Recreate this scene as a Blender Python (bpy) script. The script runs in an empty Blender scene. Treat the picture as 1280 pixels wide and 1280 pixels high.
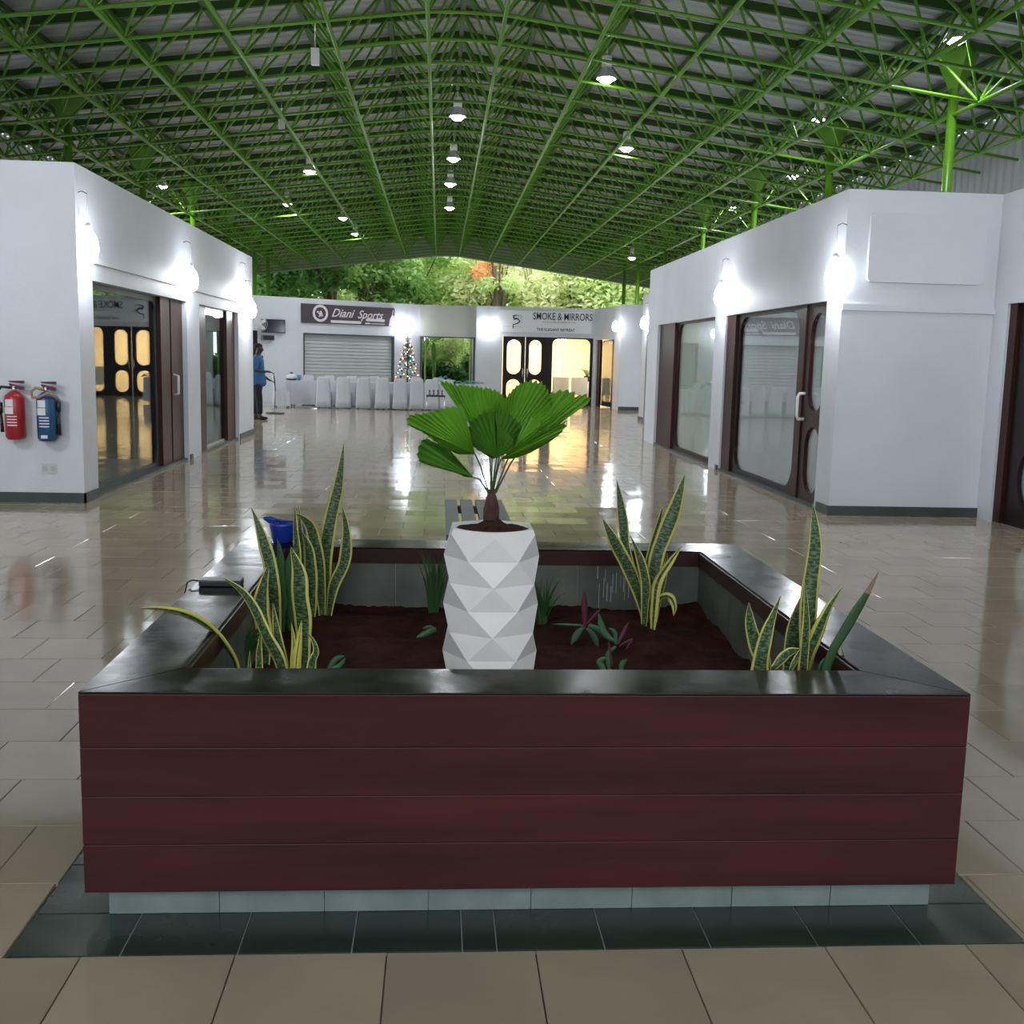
import bpy, bmesh, math, random
from mathutils import Vector, Matrix
random.seed(7)
sc = bpy.context.scene
COL = sc.collection

# ---------------------------------------------------------------- camera
FPX, PITCH, YAW, ROLL, EYE = 1339.0, 0.1416, 0.0702, 0.0244, 1.6
_F = Vector((math.sin(YAW)*math.cos(PITCH), math.cos(YAW)*math.cos(PITCH), -math.sin(PITCH)))
_R0 = Vector((math.cos(YAW), -math.sin(YAW), 0)); _U0 = _R0.cross(_F)
_R = math.cos(ROLL)*_R0 + math.sin(ROLL)*_U0
_U = -math.sin(ROLL)*_R0 + math.cos(ROLL)*_U0
CAM = Vector((0, 0, EYE))
cd = bpy.data.cameras.new('camera'); cam = bpy.data.objects.new('camera', cd); COL.objects.link(cam)
cd.sensor_width = 36.0; cd.lens = FPX/1280*36.0; cd.clip_start = 0.05; cd.clip_end = 400
cam.matrix_world = Matrix(((_R.x, _U.x, -_F.x, CAM.x), (_R.y, _U.y, -_F.y, CAM.y), (_R.z, _U.z, -_F.z, CAM.z), (0, 0, 0, 1)))
sc.camera = cam

# ---------------------------------------------------------------- sky and exposure
w = bpy.data.worlds.new('sky'); sc.world = w; w.use_nodes = True
bg = w.node_tree.nodes['Background']; bg.inputs[0].default_value = (0.86, 0.95, 1.0, 1); bg.inputs[1].default_value = 4.0
sc.view_settings.view_transform = 'Standard'; sc.view_settings.look = 'None'
sc.view_settings.exposure = 0.0; sc.view_settings.gamma = 1.0; sc.view_settings.use_curve_mapping = False
HIGHBAY_W, GLOBE_W = 120.0, 30.0

# ---------------------------------------------------------------- measuring helpers
def at(u, v, axis, val):
    "world point seen at photograph pixel (u,v) on the plane axis=val"
    d = _F + _R*((u-640)/FPX) - _U*((v-640)/FPX)
    t = (val - CAM[axis])/d[axis]
    return CAM + d*t

# ---------------------------------------------------------------- mesh helpers
class MB:
    def __init__(s): s.v = []; s.f = []; s.m = []; s.uv = {}; s.sm = []
    def add(s, vs, fs, mi=0, smooth=False):
        b = len(s.v); s.v += [Vector(p) for p in vs]
        for f in fs: s.f.append([b+i for i in f]); s.m.append(mi); s.sm.append(smooth)
        return b
    def box(s, a, b, mi=0):
        x0, y0, z0 = a; x1, y1, z1 = b
        if x0 > x1: x0, x1 = x1, x0
        if y0 > y1: y0, y1 = y1, y0
        if z0 > z1: z0, z1 = z1, z0
        s.add([(x0,y0,z0),(x1,y0,z0),(x1,y1,z0),(x0,y1,z0),(x0,y0,z1),(x1,y0,z1),(x1,y1,z1),(x0,y1,z1)],
              [(0,3,2,1),(4,5,6,7),(0,1,5,4),(1,2,6,5),(2,3,7,6),(3,0,4,7)], mi); return s
    def hexa(s, P, mi=0):
        s.add(P, [(0,3,2,1),(4,5,6,7),(0,1,5,4),(1,2,6,5),(2,3,7,6),(3,0,4,7)], mi); return s
    def tube(s, pts, r, n=6, mi=0, smooth=True, cap=True):
        pts = [Vector(p) for p in pts]; rs = r if isinstance(r, (list, tuple)) else [r]*len(pts)
        prev = None; rings = []
        for i, p in enumerate(pts):
            t = (pts[min(i+1, len(pts)-1)] - pts[max(i-1, 0)])
            if t.length < 1e-9: t = Vector((0,0,1))
            t.normalize()
            if prev is None:
                h = Vector((0,0,1)) if abs(t.z) < .9 else Vector((1,0,0))
                a = t.cross(h).normalized()
            else:
                a = (prev - t*prev.dot(t));
                a = a.normalized() if a.length > 1e-6 else t.orthogonal().normalized()
            prev = a; b = t.cross(a)
            rings.append([p + (a*math.cos(2*math.pi*k/n) + b*math.sin(2*math.pi*k/n))*rs[i] for k in range(n)])
        fs = []
        for i in range(len(pts)-1):
            for k in range(n):
                k2 = (k+1) % n; fs.append((i*n+k, i*n+k2, (i+1)*n+k2, (i+1)*n+k))
        base = s.add([q for rg in rings for q in rg], fs, mi, smooth)
        if cap:
            s.f.append([base+k for k in range(n)][::-1]); s.m.append(mi); s.sm.append(False)
            s.f.append([base+(len(pts)-1)*n+k for k in range(n)]); s.m.append(mi); s.sm.append(False)
        return s
    def lathe(s, prof, c, n=24, mi=0, smooth=True, sx=1, sy=1, ax='z'):
        rings = []
        for r, z in prof:
            for k in range(n):
                a = 2*math.pi*k/n; x, y = r*math.cos(a)*sx, r*math.sin(a)*sy
                if ax == 'z': rings.append((c[0]+x, c[1]+y, c[2]+z))
                elif ax == 'y': rings.append((c[0]+x, c[1]+z, c[2]+y))
                else: rings.append((c[0]+z, c[1]+x, c[2]+y))
        fs = []
        for i in range(len(prof)-1):
            for k in range(n):
                k2 = (k+1) % n; fs.append((i*n+k, i*n+k2, (i+1)*n+k2, (i+1)*n+k))
        b = s.add(rings, fs, mi, smooth)
        for i in (0, len(prof)-1):
            if prof[i][0] > 1e-5: s.f.append([b+i*n+k for k in range(n)]); s.m.append(mi); s.sm.append(False)
        return s
    def quad(s, a, b, c, d, mi=0): s.add([a,b,c,d], [(0,1,2,3)], mi); return s
    def build(s, name, mats, parent=None, origin=None, fix=True, solid=0):
        me = bpy.data.meshes.new(name)
        if not isinstance(mats, (list, tuple)): mats = [mats]
        o = Vector(WL[parent.name]) if parent is not None else Vector(origin or (0,0,0))
        me.from_pydata([tuple(p - o) for p in s.v], [], s.f)
        for m in mats: me.materials.append(m)
        me.polygons.foreach_set('material_index', s.m); me.polygons.foreach_set('use_smooth', s.sm)
        if s.uv:
            ul = me.uv_layers.new(name='UVMap')
            for lp in me.loops: ul.data[lp.index].uv = s.uv.get(lp.vertex_index, (0,0))
        me.update()
        if fix:
            bm = bmesh.new(); bm.from_mesh(me); bmesh.ops.recalc_face_normals(bm, faces=bm.faces); bm.to_mesh(me); bm.free()
        ob = bpy.data.objects.new(name, me); COL.objects.link(ob)
        if parent is not None:
            ob.parent = parent; WL[ob.name] = tuple(o)
        else:
            ob.location = o; WL[ob.name] = tuple(o)
        if solid:
            md = ob.modifiers.new('thickness', 'SOLIDIFY'); md.thickness = solid; md.offset = 0
        return ob
WL = {}
def tag(o, label=None, cat=None, group=None, kind=None):
    if label: o['label'] = label
    if cat: o['category'] = cat
    if group: o['group'] = group
    if kind: o['kind'] = kind
    return o
def thing(name, loc, label, cat, group=None):
    o = bpy.data.objects.new(name, None); COL.objects.link(o); o.location = loc; o.empty_display_size = .1
    WL[o.name] = tuple(loc); return tag(o, label, cat, group)
def kids(o): return [c for c in bpy.data.objects if c.parent == o]
def copy_tree(o, kmap, parent=None):
    c = o.copy(); COL.objects.link(c)
    if parent is not None: c.parent = parent
    for ch in kmap.get(o.name, []): copy_tree(ch, kmap, c)
    return c
def kidmap(root):
    m = {}; st = [root]
    while st:
        x = st.pop(); k = kids(x); m[x.name] = k; st += k
    return m
def dup(root, loc, label=None, group=None, rotz=None, kmap=None, cat=None):
    c = copy_tree(root, kmap or kidmap(root)); c.location = loc; WL[c.name] = tuple(loc)
    if rotz is not None: c.rotation_euler.z = rotz
    if label: c['label'] = label
    if group: c['group'] = group
    if cat: c['category'] = cat
    return c
def struct(name, mb, mat, **k):
    o = mb.build(name, mat, **k); o['kind'] = 'structure'; return o
def text_mesh(name, body, size, mat, parent, origin, xdir, bold=0.0, shear=0.0, sx=1.0, depth=.004, align='LEFT', spacing=1.0):
    "flat lettering: local x along xdir, up = z"
    cu = bpy.data.curves.new('t', 'FONT'); cu.body = body; cu.size = size; cu.offset = bold; cu.shear = shear
    cu.extrude = depth; cu.align_x = align; cu.space_character = spacing; cu.resolution_u = 3
    to = bpy.data.objects.new('t', cu); COL.objects.link(to)
    dg = bpy.context.evaluated_depsgraph_get(); me = bpy.data.meshes.new_from_object(to.evaluated_get(dg))
    bpy.data.objects.remove(to)
    xd = Vector(xdir).normalized(); nd = xd.cross(Vector((0,0,1)))
    o = Vector(origin) - Vector(WL[parent.name])
    for vtx in me.vertices:
        p = vtx.co.copy(); vtx.co = o + xd*(p.x*sx) + Vector((0,0,1))*p.y + nd*p.z
    me.materials.clear(); me.materials.append(mat)
    for pl in me.polygons: pl.material_index = 0
    ob = bpy.data.objects.new(name, me); COL.objects.link(ob); ob.parent = parent; WL[ob.name] = WL[parent.name]
    return ob

# ---------------------------------------------------------------- materials
def mat(name, col, rough=.5, metal=0, spec=.5, var=0, vscale=3, rvar=0, bump=0, bscale=20, emit=0, ecol=None, trans=0, coat=0, detail=4, sub=0, stretch=None, var2=None, croom=.05):
    m = bpy.data.materials.new(name); m.use_nodes = True; nt = m.node_tree; N = nt.nodes; L = nt.links
    b = N['Principled BSDF']; c = (col[0], col[1], col[2], 1)
    b.inputs['Base Color'].default_value = c; b.inputs['Roughness'].default_value = rough
    b.inputs['Metallic'].default_value = metal; b.inputs['Specular IOR Level'].default_value = spec
    if coat: b.inputs['Coat Weight'].default_value = coat; b.inputs['Coat Roughness'].default_value = croom
    if emit: b.inputs['Emission Color'].default_value = (*(ecol or col), 1); b.inputs['Emission Strength'].default_value = emit
    if var or rvar or bump:
        tc = N.new('ShaderNodeTexCoord'); mp = N.new('ShaderNodeMapping'); L.new(tc.outputs['Object'], mp.inputs[0])
        if stretch: mp.inputs['Scale'].default_value = stretch
        nz = N.new('ShaderNodeTexNoise'); nz.inputs['Scale'].default_value = vscale; nz.inputs['Detail'].default_value = detail
        L.new(mp.outputs[0], nz.inputs['Vector'])
        if var:
            mx = N.new('ShaderNodeMix'); mx.data_type = 'RGBA'
            mx.inputs[6].default_value = tuple(max(0, k*(1-var)) for k in col)+(1,)
            mx.inputs[7].default_value = tuple(min(1, k*(1+var)) for k in (var2 or col))+(1,)
            mr = N.new('ShaderNodeMapRange'); mr.inputs[1].default_value = .3; mr.inputs[2].default_value = .7
            L.new(nz.outputs[0], mr.inputs[0]); L.new(mr.outputs[0], mx.inputs[0]); L.new(mx.outputs[2], b.inputs['Base Color'])
        if rvar:
            mr = N.new('ShaderNodeMapRange'); mr.inputs[1].default_value = .3; mr.inputs[2].default_value = .7
            mr.inputs[3].default_value = max(0, rough-rvar); mr.inputs[4].default_value = min(1, rough+rvar)
            L.new(nz.outputs[0], mr.inputs[0]); L.new(mr.outputs[0], b.inputs['Roughness'])
        if bump:
            n2 = N.new('ShaderNodeTexNoise'); n2.inputs['Scale'].default_value = bscale; n2.inputs['Detail'].default_value = 5
            L.new(mp.outputs[0], n2.inputs['Vector']); bp = N.new('ShaderNodeBump'); bp.inputs['Strength'].default_value = bump
            bp.inputs['Distance'].default_value = .01
            L.new(n2.outputs[0], bp.inputs['Height']); L.new(bp.outputs[0], b.inputs['Normal'])
    if trans:
        out = N['Material Output']; ms = N.new('ShaderNodeMixShader'); tr = N.new('ShaderNodeBsdfTranslucent')
        tr.inputs[0].default_value = (min(1, col[0]*1.5), min(1, col[1]*1.5), min(1, col[2]*1.3), 1); ms.inputs[0].default_value = trans
        L.new(b.outputs[0], ms.inputs[1]); L.new(tr.outputs[0], ms.inputs[2]); L.new(ms.outputs[0], out.inputs[0])
    return m
def glass_mat(name, tint=(.8,.85,.85), ior=1.5, rough=0.0, boost=1.0):
    m = bpy.data.materials.new(name); m.use_nodes = True; nt = m.node_tree; N = nt.nodes; L = nt.links
    for n in list(N):
        if n.type != 'OUTPUT_MATERIAL': N.remove(n)
    out = N['Material Output']; tr = N.new('ShaderNodeBsdfTransparent'); tr.inputs[0].default_value = (*tint, 1)
    gl = N.new('ShaderNodeBsdfGlossy'); gl.inputs['Roughness'].default_value = rough; gl.inputs[0].default_value = (.95,.97,.97,1)
    fr = N.new('ShaderNodeFresnel'); fr.inputs[0].default_value = ior
    mu = N.new('ShaderNodeMath'); mu.operation = 'MULTIPLY'; mu.use_clamp = True; mu.inputs[1].default_value = boost
    ms = N.new('ShaderNodeMixShader'); L.new(fr.outputs[0], mu.inputs[0]); L.new(mu.outputs[0], ms.inputs[0])
    L.new(tr.outputs[0], ms.inputs[1]); L.new(gl.outputs[0], ms.inputs[2]); L.new(ms.outputs[0], out.inputs[0])
    return m
M = {}
M['wall'] = mat('wall_paint', (.67,.69,.74), .55, var=.05, vscale=1.2, bump=.15, bscale=25)
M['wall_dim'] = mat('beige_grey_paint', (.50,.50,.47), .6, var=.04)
M['base'] = mat('dark_skirting', (.055,.068,.066), .4, var=.2)
M['tile'] = mat('beige_floor_tile', (.345,.275,.20), .085, spec=.6, var=.10, vscale=2.2, rvar=.025, detail=8)
M['tile2'] = mat('beige_floor_tile_b', (.375,.30,.22), .095, spec=.6, var=.10, vscale=2.6, rvar=.025, detail=8)
M['grout'] = mat('floor_grout', (.10,.085,.07), .8)
M['greentile'] = mat('dark_green_tile', (.021,.037,.027), .24, var=.2, vscale=4, rvar=.06)
M['grout_light'] = mat('pale_grout', (.35,.38,.36), .8)
M['kerbtile'] = mat('grey_kerb_tile', (.17,.205,.20), .35, var=.15, vscale=9)
M['innertile'] = mat('grey_inner_tile', (.105,.11,.098), .4, var=.35, vscale=5)
M['wood'] = mat('maroon_varnished_wood', (.045,.0065,.0075), .38, spec=.3, var=.4, vscale=2.0, rvar=.06, bump=.12, bscale=6, stretch=(.6,1,6), detail=8)
M['rim'] = mat('near_black_varnished_wood', (.009,.005,.005), .2, spec=.17, var=.4, vscale=6, rvar=.08, bump=.12, bscale=7)
M['rimin'] = mat('dark_maroon_edge', (.035,.008,.008), .35, var=.2)
M['soil'] = mat('red_brown_soil', (.040,.0125,.009), .95, spec=.1, var=.5, vscale=9, bump=.8, bscale=30)
M['darksoil'] = mat('potting_soil', (.05,.022,.016), .95, spec=.1, var=.5, vscale=40, bump=1, bscale=90)
M['pot'] = mat('white_matt_pot', (.86,.80,.79), .6, var=.04, vscale=8)
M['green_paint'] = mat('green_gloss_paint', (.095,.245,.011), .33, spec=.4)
M['green_shaded'] = mat('green_paint_shaded', (.03,.085,.012), .45, spec=.3)  # frame green darkened to stand for shade on purlins and upper chords
M['sheet'] = mat('grey_roof_sheet', (.43,.44,.43), .45, metal=.0, var=.12, vscale=.8)
M['doorwood'] = mat('dark_red_brown_wood', (.040,.011,.010), .38, spec=.25, var=.3, vscale=4, stretch=(3,3,.4))
M['doordark'] = mat('dark_brown_frame', (.016,.009,.009), .38, spec=.25)
M['glasslight'] = glass_mat('shop_glass_light', (.93,.95,.95), 1.5, boost=.5)
M['glass'] = glass_mat('shop_glass', (.72,.78,.78), 1.5, boost=.62)
M['glassclear'] = glass_mat('clear_glass', (.93,.93,.9), 1.45)
M['chrome'] = mat('brushed_steel', (.75,.73,.72), .25, metal=.9)
M['white'] = mat('white_plastic', (.75,.75,.76), .4)
M['black'] = mat('black_plastic', (.012,.012,.015), .35)
M['screen'] = mat('dark_screen', (.008,.011,.018), .12)
M['red'] = mat('red_enamel', (.36,.014,.022), .3)
M['blue'] = mat('blue_enamel', (.012,.075,.18), .3)
M['hose'] = mat('tan_hose', (.33,.19,.12), .5)
M['paper'] = mat('pale_label', (.72,.72,.74), .5)
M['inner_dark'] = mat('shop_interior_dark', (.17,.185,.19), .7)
M['inner_grey'] = mat('grey_blind', (.82,.86,.88), .7, var=.04)
M['inner_pale'] = mat('pale_green_grey_blind', (.80,.84,.74), .7, var=.04)
M['cream'] = mat('cream_wall', (.80,.70,.55), .6)
M['shutter'] = mat('grey_shutter', (.52,.54,.54), .4, var=.04)
M['cloth'] = mat('white_cloth', (.50,.51,.55), .8, bump=.2, bscale=6)
M['sign_dark'] = mat('plum_sign_board', (.075,.052,.07), .4, var=.2)
M['sign_white'] = mat('white_sign_board', (.86,.86,.90), .35)
M['ink'] = mat('dark_letter', (.04,.04,.06), .5)
M['gold'] = mat('gold_letter', (.55,.55,.35), .5)
M['pinkwhite'] = mat('off_white_print', (.82,.74,.80), .5)
M['globe'] = mat('lit_frosted_globe', (.9,.95,1), .3, emit=30, ecol=(.90,.96,1))
M['lens'] = mat('lit_lamp_lens', (.95,.97,1), .3, emit=60, ecol=(.93,.96,1))
M['reflector'] = mat('lamp_reflector', (.75,.77,.8), .25, metal=.7)
M['jug'] = mat('blue_plastic', (.008,.035,.30), .3)
M['slat'] = mat('grey_painted_slat', (.065,.08,.076), .5, var=.15)
M['grass'] = mat('garden_ground', (.10,.16,.035), .95, var=.5, vscale=1)
M['bark'] = mat('tree_bark', (.13,.095,.06), .9, var=.3)
M['turq'] = mat('turquoise_tulle', (.25,.55,.52), .7, trans=.3)
LEAF = {}
for nm, c in dict(deep=(.10,.22,.065), mid=(.24,.38,.12), pale=(.50,.58,.26), lime=(.60,.70,.34), straw=(.72,.72,.44), orange=(.85,.40,.20), dusk=(.05,.13,.045)).items():
    LEAF[nm] = mat('foliage_'+nm, c, .6, spec=.25, trans=.35)
# ================================================================ THE SETTING
CX = .288
XL, XR, XL2, XR2 = -3.69, 4.25, -5.36, 5.92
YB, YBR, YE = 11.41, 11.31, 21.75
HW = 3.45

# floor: a bed plus single tiles of 0.405 m in running bond
T = .405; X0 = -.93; Y0 = 2.722
fl = MB(); fl.box((-14,-9,-.12), (14,43.7,-.012)); floor = struct('floor', fl, M['grout'])
cand = []
def rowparity(j): return .0 if j % 2 == 1 else T/2       # row j covers Y0+j*T .. Y0+(j+1)*T
BX0, BX1, BY0, BY1 = -.971, 1.546, 2.892, 5.418            # planter footprint at the boards
KO = .05; GB = .205                                        # kerb set-back, green border
GX0, GX1, GY0, GY1 = BX0+KO-GB+.0, BX1-KO+GB-.02, Y0, BY1-KO+GB
def tile_geo(mb, x0, x1, y0, y1, rnd, mi, z=0.0, tilt=.0016, b=.0022):
    tx, ty, dz = rnd.uniform(-tilt, tilt), rnd.uniform(-tilt*1.6, tilt*1.6), rnd.uniform(-.0006, .0006)
    cx, cy = (x0+x1)/2, (y0+y1)/2
    zz = lambda x, y: z+dz+(x-cx)*tx+(y-cy)*ty
    g = .0016; xs, xe, ys, ye = x0+g, x1-g, y0+g, y1-g
    P = []
    for (x, y) in ((xs,ys),(xe,ys),(xe,ye),(xs,ye)): P.append((x, y, zz(x,y)-.012))
    for (x, y) in ((xs,ys),(xe,ys),(xe,ye),(xs,ye)): P.append((x, y, zz(x,y)-b))
    for (x, y) in ((xs+b,ys+b),(xe-b,ys+b),(xe-b,ye-b),(xs+b,ye-b)): P.append((x, y, zz(x,y)))
    mb.add(P, [(0,1,5,4),(1,2,6,5),(2,3,7,6),(3,0,4,7),(4,5,9,8),(5,6,10,9),(6,7,11,10),(7,4,8,11),(8,9,10,11)], mi)
rnd = random.Random(3)
cells = []
for j in range(-28, 101):
    y0 = Y0+j*T; y1 = y0+T; off = 0 if (j % 2) else T/2
    if j == -1: off = 0
    for i in range(-32, 34):
        x0 = X0+i*T+off; x1 = x0+T
        if x1 < -12.5 or x0 > 12.8: continue
        segs = [(x0, x1, y0, y1)]
        # cut away the green border square
        if y1 > GY0+.01 and y0 < GY1-.01 and x1 > GX0+.01 and x0 < GX1-.01:
            segs = []
            if x0 < GX0-.01: segs.append((x0, GX0, y0, y1))
            if x1 > GX1+.01: segs.append((GX1, x1, y0, y1))
            if y1 > GY1+.01: segs.append((max(x0, GX0), min(x1, GX1), GY1, y1))
        for q in segs: cells.append(q)
def shown(c):
    x, y = (c[0]+c[1])/2, (c[2]+c[3])/2
    p = Vector((x, y, 0))-CAM; z = p.dot(_F)
    if z < .3: return 0
    u = 640+FPX*p.dot(_R)/z; v = 640-FPX*p.dot(_U)/z
    if not (-80 < u < 1360 and v < 1400): return 0
    # hidden behind the planter box
    if BX0 < x < BX1*1.0 and BY0 < y < 6.6: return 0
    return 1/(z*z)*max(.01, 1.6/z)
cells.sort(key=shown, reverse=True)
near, far = cells[:290], cells[290:]
for k, c in enumerate(near):
    mb = MB(); tile_geo(mb, *c, rnd, 0); mb.build('tile', M['tile'] if rnd.random() < .5 else M['tile2'], floor, fix=False)
mb = MB()
for c in far: tile_geo(mb, *c, rnd, 0 if rnd.random() < .5 else 1, tilt=.0045 if c[2] > 9 else .002)
o = mb.build('tile_field', [M['tile'], M['tile2']], floor, fix=False); o['kind'] = 'stuff'

# green border tiles round the planter
bd = struct('trim_1', MB().box((GX0,GY0,-.012),(GX1,GY1,-.004)), M['grout_light'])
def gt(x0, x1, y0, y1):
    m_ = MB(); tile_geo(m_, x0, x1, y0, y1, rnd, 0, tilt=.0004); m_.build('tile', M['greentile'], bd, fix=False)
xs = [GX0, -.83, -.52, -.215, .085, .18, .478, .775, 1.08, 1.375, GX1]
for a, b in zip(xs, xs[1:]): gt(a, b, GY0, GY0+GB+.02)
for a, b in zip(xs, xs[1:]): gt(a, b, GY1-GB-.02, GY1)
y = GY0+GB+.02; n = 8; dy = (GY1-GB-.02-y)/n
for k in range(n):
    gt(GX0, GX0+GB+.02, y+k*dy, y+(k+1)*dy); gt(GX1-GB-.02, GX1, y+k*dy, y+(k+1)*dy)

# outside ground
struct('ground', MB().box((-60,43.7,-.35),(60,110,-.03)), M['grass'])

# ---- shop blocks either side of the hall (walls 0.22 thick, with openings)
TH = .22
def wall_x(mb, xf, sgn, y0, y1, openings, H=HW):
    "wall in plane x=xf, body on the sgn side; openings (ya, yb, z0, z1)"
    xa, xb = xf, xf+sgn*TH
    ys = sorted(openings); cur = y0
    for ya, yb, z0, z1 in ys:
        mb.box((xa,cur,0),(xb,ya,H)); mb.box((xa,ya,z1),(xb,yb,H))
        if z0 > 0: mb.box((xa,ya,0),(xb,yb,z0))
        cur = yb
    mb.box((xa,cur,0),(xb,y1,H))
def wall_seg(mb, p0, p1, openings, H=HW, th=TH, z0=0):
    "wall between plan points; openings (s0,s1,zb,zt) along it; thickness behind (left of direction)"
    p0 = Vector((*p0,0)); p1 = Vector((*p1,0)); d = (p1-p0); Ln = d.length; d.normalize(); nrm = Vector((-d.y, d.x, 0))
    def bx(s0, s1, za, zb):
        P = []
        for z in (za, zb):
            for s, t in ((s0,0),(s1,0),(s1,th),(s0,th)): q = p0+d*s+nrm*t; P.append((q.x, q.y, z))
        mb.hexa(P)
    cur = 0
    for s0, s1, zb, zt in sorted(openings):
        if s0 > cur: bx(cur, s0, z0, H)
        bx(s0, s1, zt, H)
        if zb > 0: bx(s0, s1, 0, zb)
        cur = s1
    if cur < Ln: bx(cur, Ln, z0, H)
LB = [(11.88,16.16,0,2.32),(16.98,20.2,0,2.32)]
mb = MB(); wall_x(mb, XL, -1, YB, YE, LB)
mb.box((-14,YB,0),(XL-TH,YB+TH,HW)); mb.box((-14,YE-TH,0),(XL-TH,YE,HW))
mb.box((-14,YB+TH,3.0),(XL-TH,YE-TH,3.08)); mb.box((-9,YB+TH,0),(-8.8,YE-TH,3.0))
mb.box((XL-TH,16.4,0),(-8.8,16.55,3.0))
struct('wall_left', mb, M['wall'])
mb = MB(); mb.box((XL,11.9,2.50),(XL+.035,20.6,2.56)); struct('trim_2', mb, M['wall'])
mb = MB(); mb.box((-9,YB-.02,0),(XL+.02,YB,.105)); mb.box((XL,YB-.02,0),(XL+.02,11.86,.105)); mb.box((XL,20.24,0),(XL+.02,YE+.02,.105)); mb.box((XL,16.2,0),(XL+.02,16.36,.08))
struct('baseboard_left', mb, M['base'])
RB = [(11.76,15.97,0,2.32),(16.6,21.0,0,2.33)]
mb = MB(); wall_x(mb, XR, 1, YBR, 22.0, RB)
mb.box((XR+TH,YBR,0),(XR2+TH,YBR+TH,HW)); mb.box((XR+TH,21.78,0),(14,22.0,HW))
mb.box((XR+TH,YBR+TH,3.0),(9,21.78,3.08)); mb.box((8.8,YBR+TH,0),(9,21.78,3.0)); mb.box((XR+TH,16.2,0),(8.8,16.35,3.0))
struct('wall_right', mb, M['wall'])
mb = MB(); mb.box((XR,YBR-.02,0),(XR2,YBR,.105)); mb.box((XR-.02,YBR-.02,0),(XR,11.66,.105)); mb.box((XR-.02,16.0,0),(XR,16.12,.08))
struct('baseboard_right', mb, M['base'])
mb = MB(); mb.box((XR,YBR-.03,2.2),(XR2,YBR,2.27)); struct('trim_3', mb, M['wall'])
# blocks nearer the camera: wall x = XR2 and XL2 running back past the viewer, and the wall behind
mb = MB(); wall_x(mb, XR2, 1, -8.5, YBR, [(7.0,11.02,0,2.3)]); mb.box((XR2+TH,YBR,0),(14,YBR+TH,HW)); mb.box((XR2+TH,5.5,3.0),(11,YBR,3.08)); mb.box((10.8,5.5,0),(11,YBR,3.0))
struct('wall_right_near', mb, M['wall'])
mb = MB(); wall_x(mb, XL2, -1, -8.5, YB, []); struct('wall_left_near', mb, M['wall'])
mb = MB(); mb.box((-14,-8.7,0),(14,-8.5,HW)); struct('wall_back', mb, M['wall'])

# raised rounded panel on the right end wall
def rounded(w_, h_, r, n=6):
    P = []
    for cx, cz, a0 in ((w_/2-r,h_/2-r,0),(-w_/2+r,h_/2-r,90),(-w_/2+r,-h_/2+r,180),(w_/2-r,-h_/2+r,270)):
        for k in range(n+1): a = math.radians(a0+90*k/n); P.append((cx+r*math.cos(a), cz+r*math.sin(a)))
    return P
def plate(mb, loop, org, xd, depth, mi=0):
    "extrude a closed 2-d loop; org = centre, faces the -normal side; xd horizontal direction"
    xd = Vector(xd).normalized(); nd = xd.cross(Vector((0,0,1))); org = Vector(org); n = len(loop)
    A = [org+xd*x+Vector((0,0,z)) for x, z in loop]; B = [p+nd*depth for p in A]
    mb.add(A+B, [tuple(range(n)), tuple(range(2*n-1,n-1,-1))]+[(k,(k+1)%n,n+(k+1)%n,n+k) for k in range(n)], mi); return mb
mb = plate(MB(), rounded(1.26,.72,.06), (5.12,YBR,2.86), (1,0,0), .045)
tag(mb.build('wall_panel', M['wall'], origin=(5.12,YBR,2.86)), 'white raised blank panel with rounded corners on the right end wall', 'panel')

# ---- far end: angled shop front, gap to the garden, salon front, blocks
DL, DR = (-6.15,35.7), (-.72,39.1)
dl = Vector((*DL,0)); dv = Vector((DR[0]-DL[0], DR[1]-DL[1], 0)); DLEN = dv.length; dv.normalize(); dn = Vector((dv.y,-dv.x,0))   # dn: towards the hall
def dia(u, v):
    "point on the angled front seen at a pixel -> (s, z)"
    d = _F + _R*((u-640)/FPX) - _U*((v-640)/FPX); t = (dl-CAM).dot(dn)/d.dot(dn); p = CAM+d*t
    return (p-dl).dot(dv), p.z
s0, zt = dia(379,416); s1, _ = dia(493,420)
SH = (s0, s1, 0, zt)
mb = MB(); wall_seg(mb, (DL[0]-6*dv.x, DL[1]-6*dv.y), DR, [(s0+6, s1+6, 0, zt)]); mb.box((-.95,39.1,0),(-.72,43.6,HW))
wall_seg(mb, (-8,43.4), (-.72,43.4), [])
struct('wall_far_left', mb, M['wall'])
YS = 38.6
gx0 = DR[0]; gx1 = at(596,384,1,YS).x; sx1 = at(745,388,1,YS).x
zg = at(560,421,1,39.0).z
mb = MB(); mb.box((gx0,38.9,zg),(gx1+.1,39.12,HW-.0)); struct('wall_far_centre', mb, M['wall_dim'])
mb = MB(); mb.box((gx0+.02,38.94,0),(gx0+.09,39.06,zg)); mb.box((gx1-.09,38.94,0),(gx1-.02,39.06,zg)); mb.box((gx0+.09,38.94,zg-.04),(gx1-.09,39.06,zg)); struct('trim_4', mb, M['base'])
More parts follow.
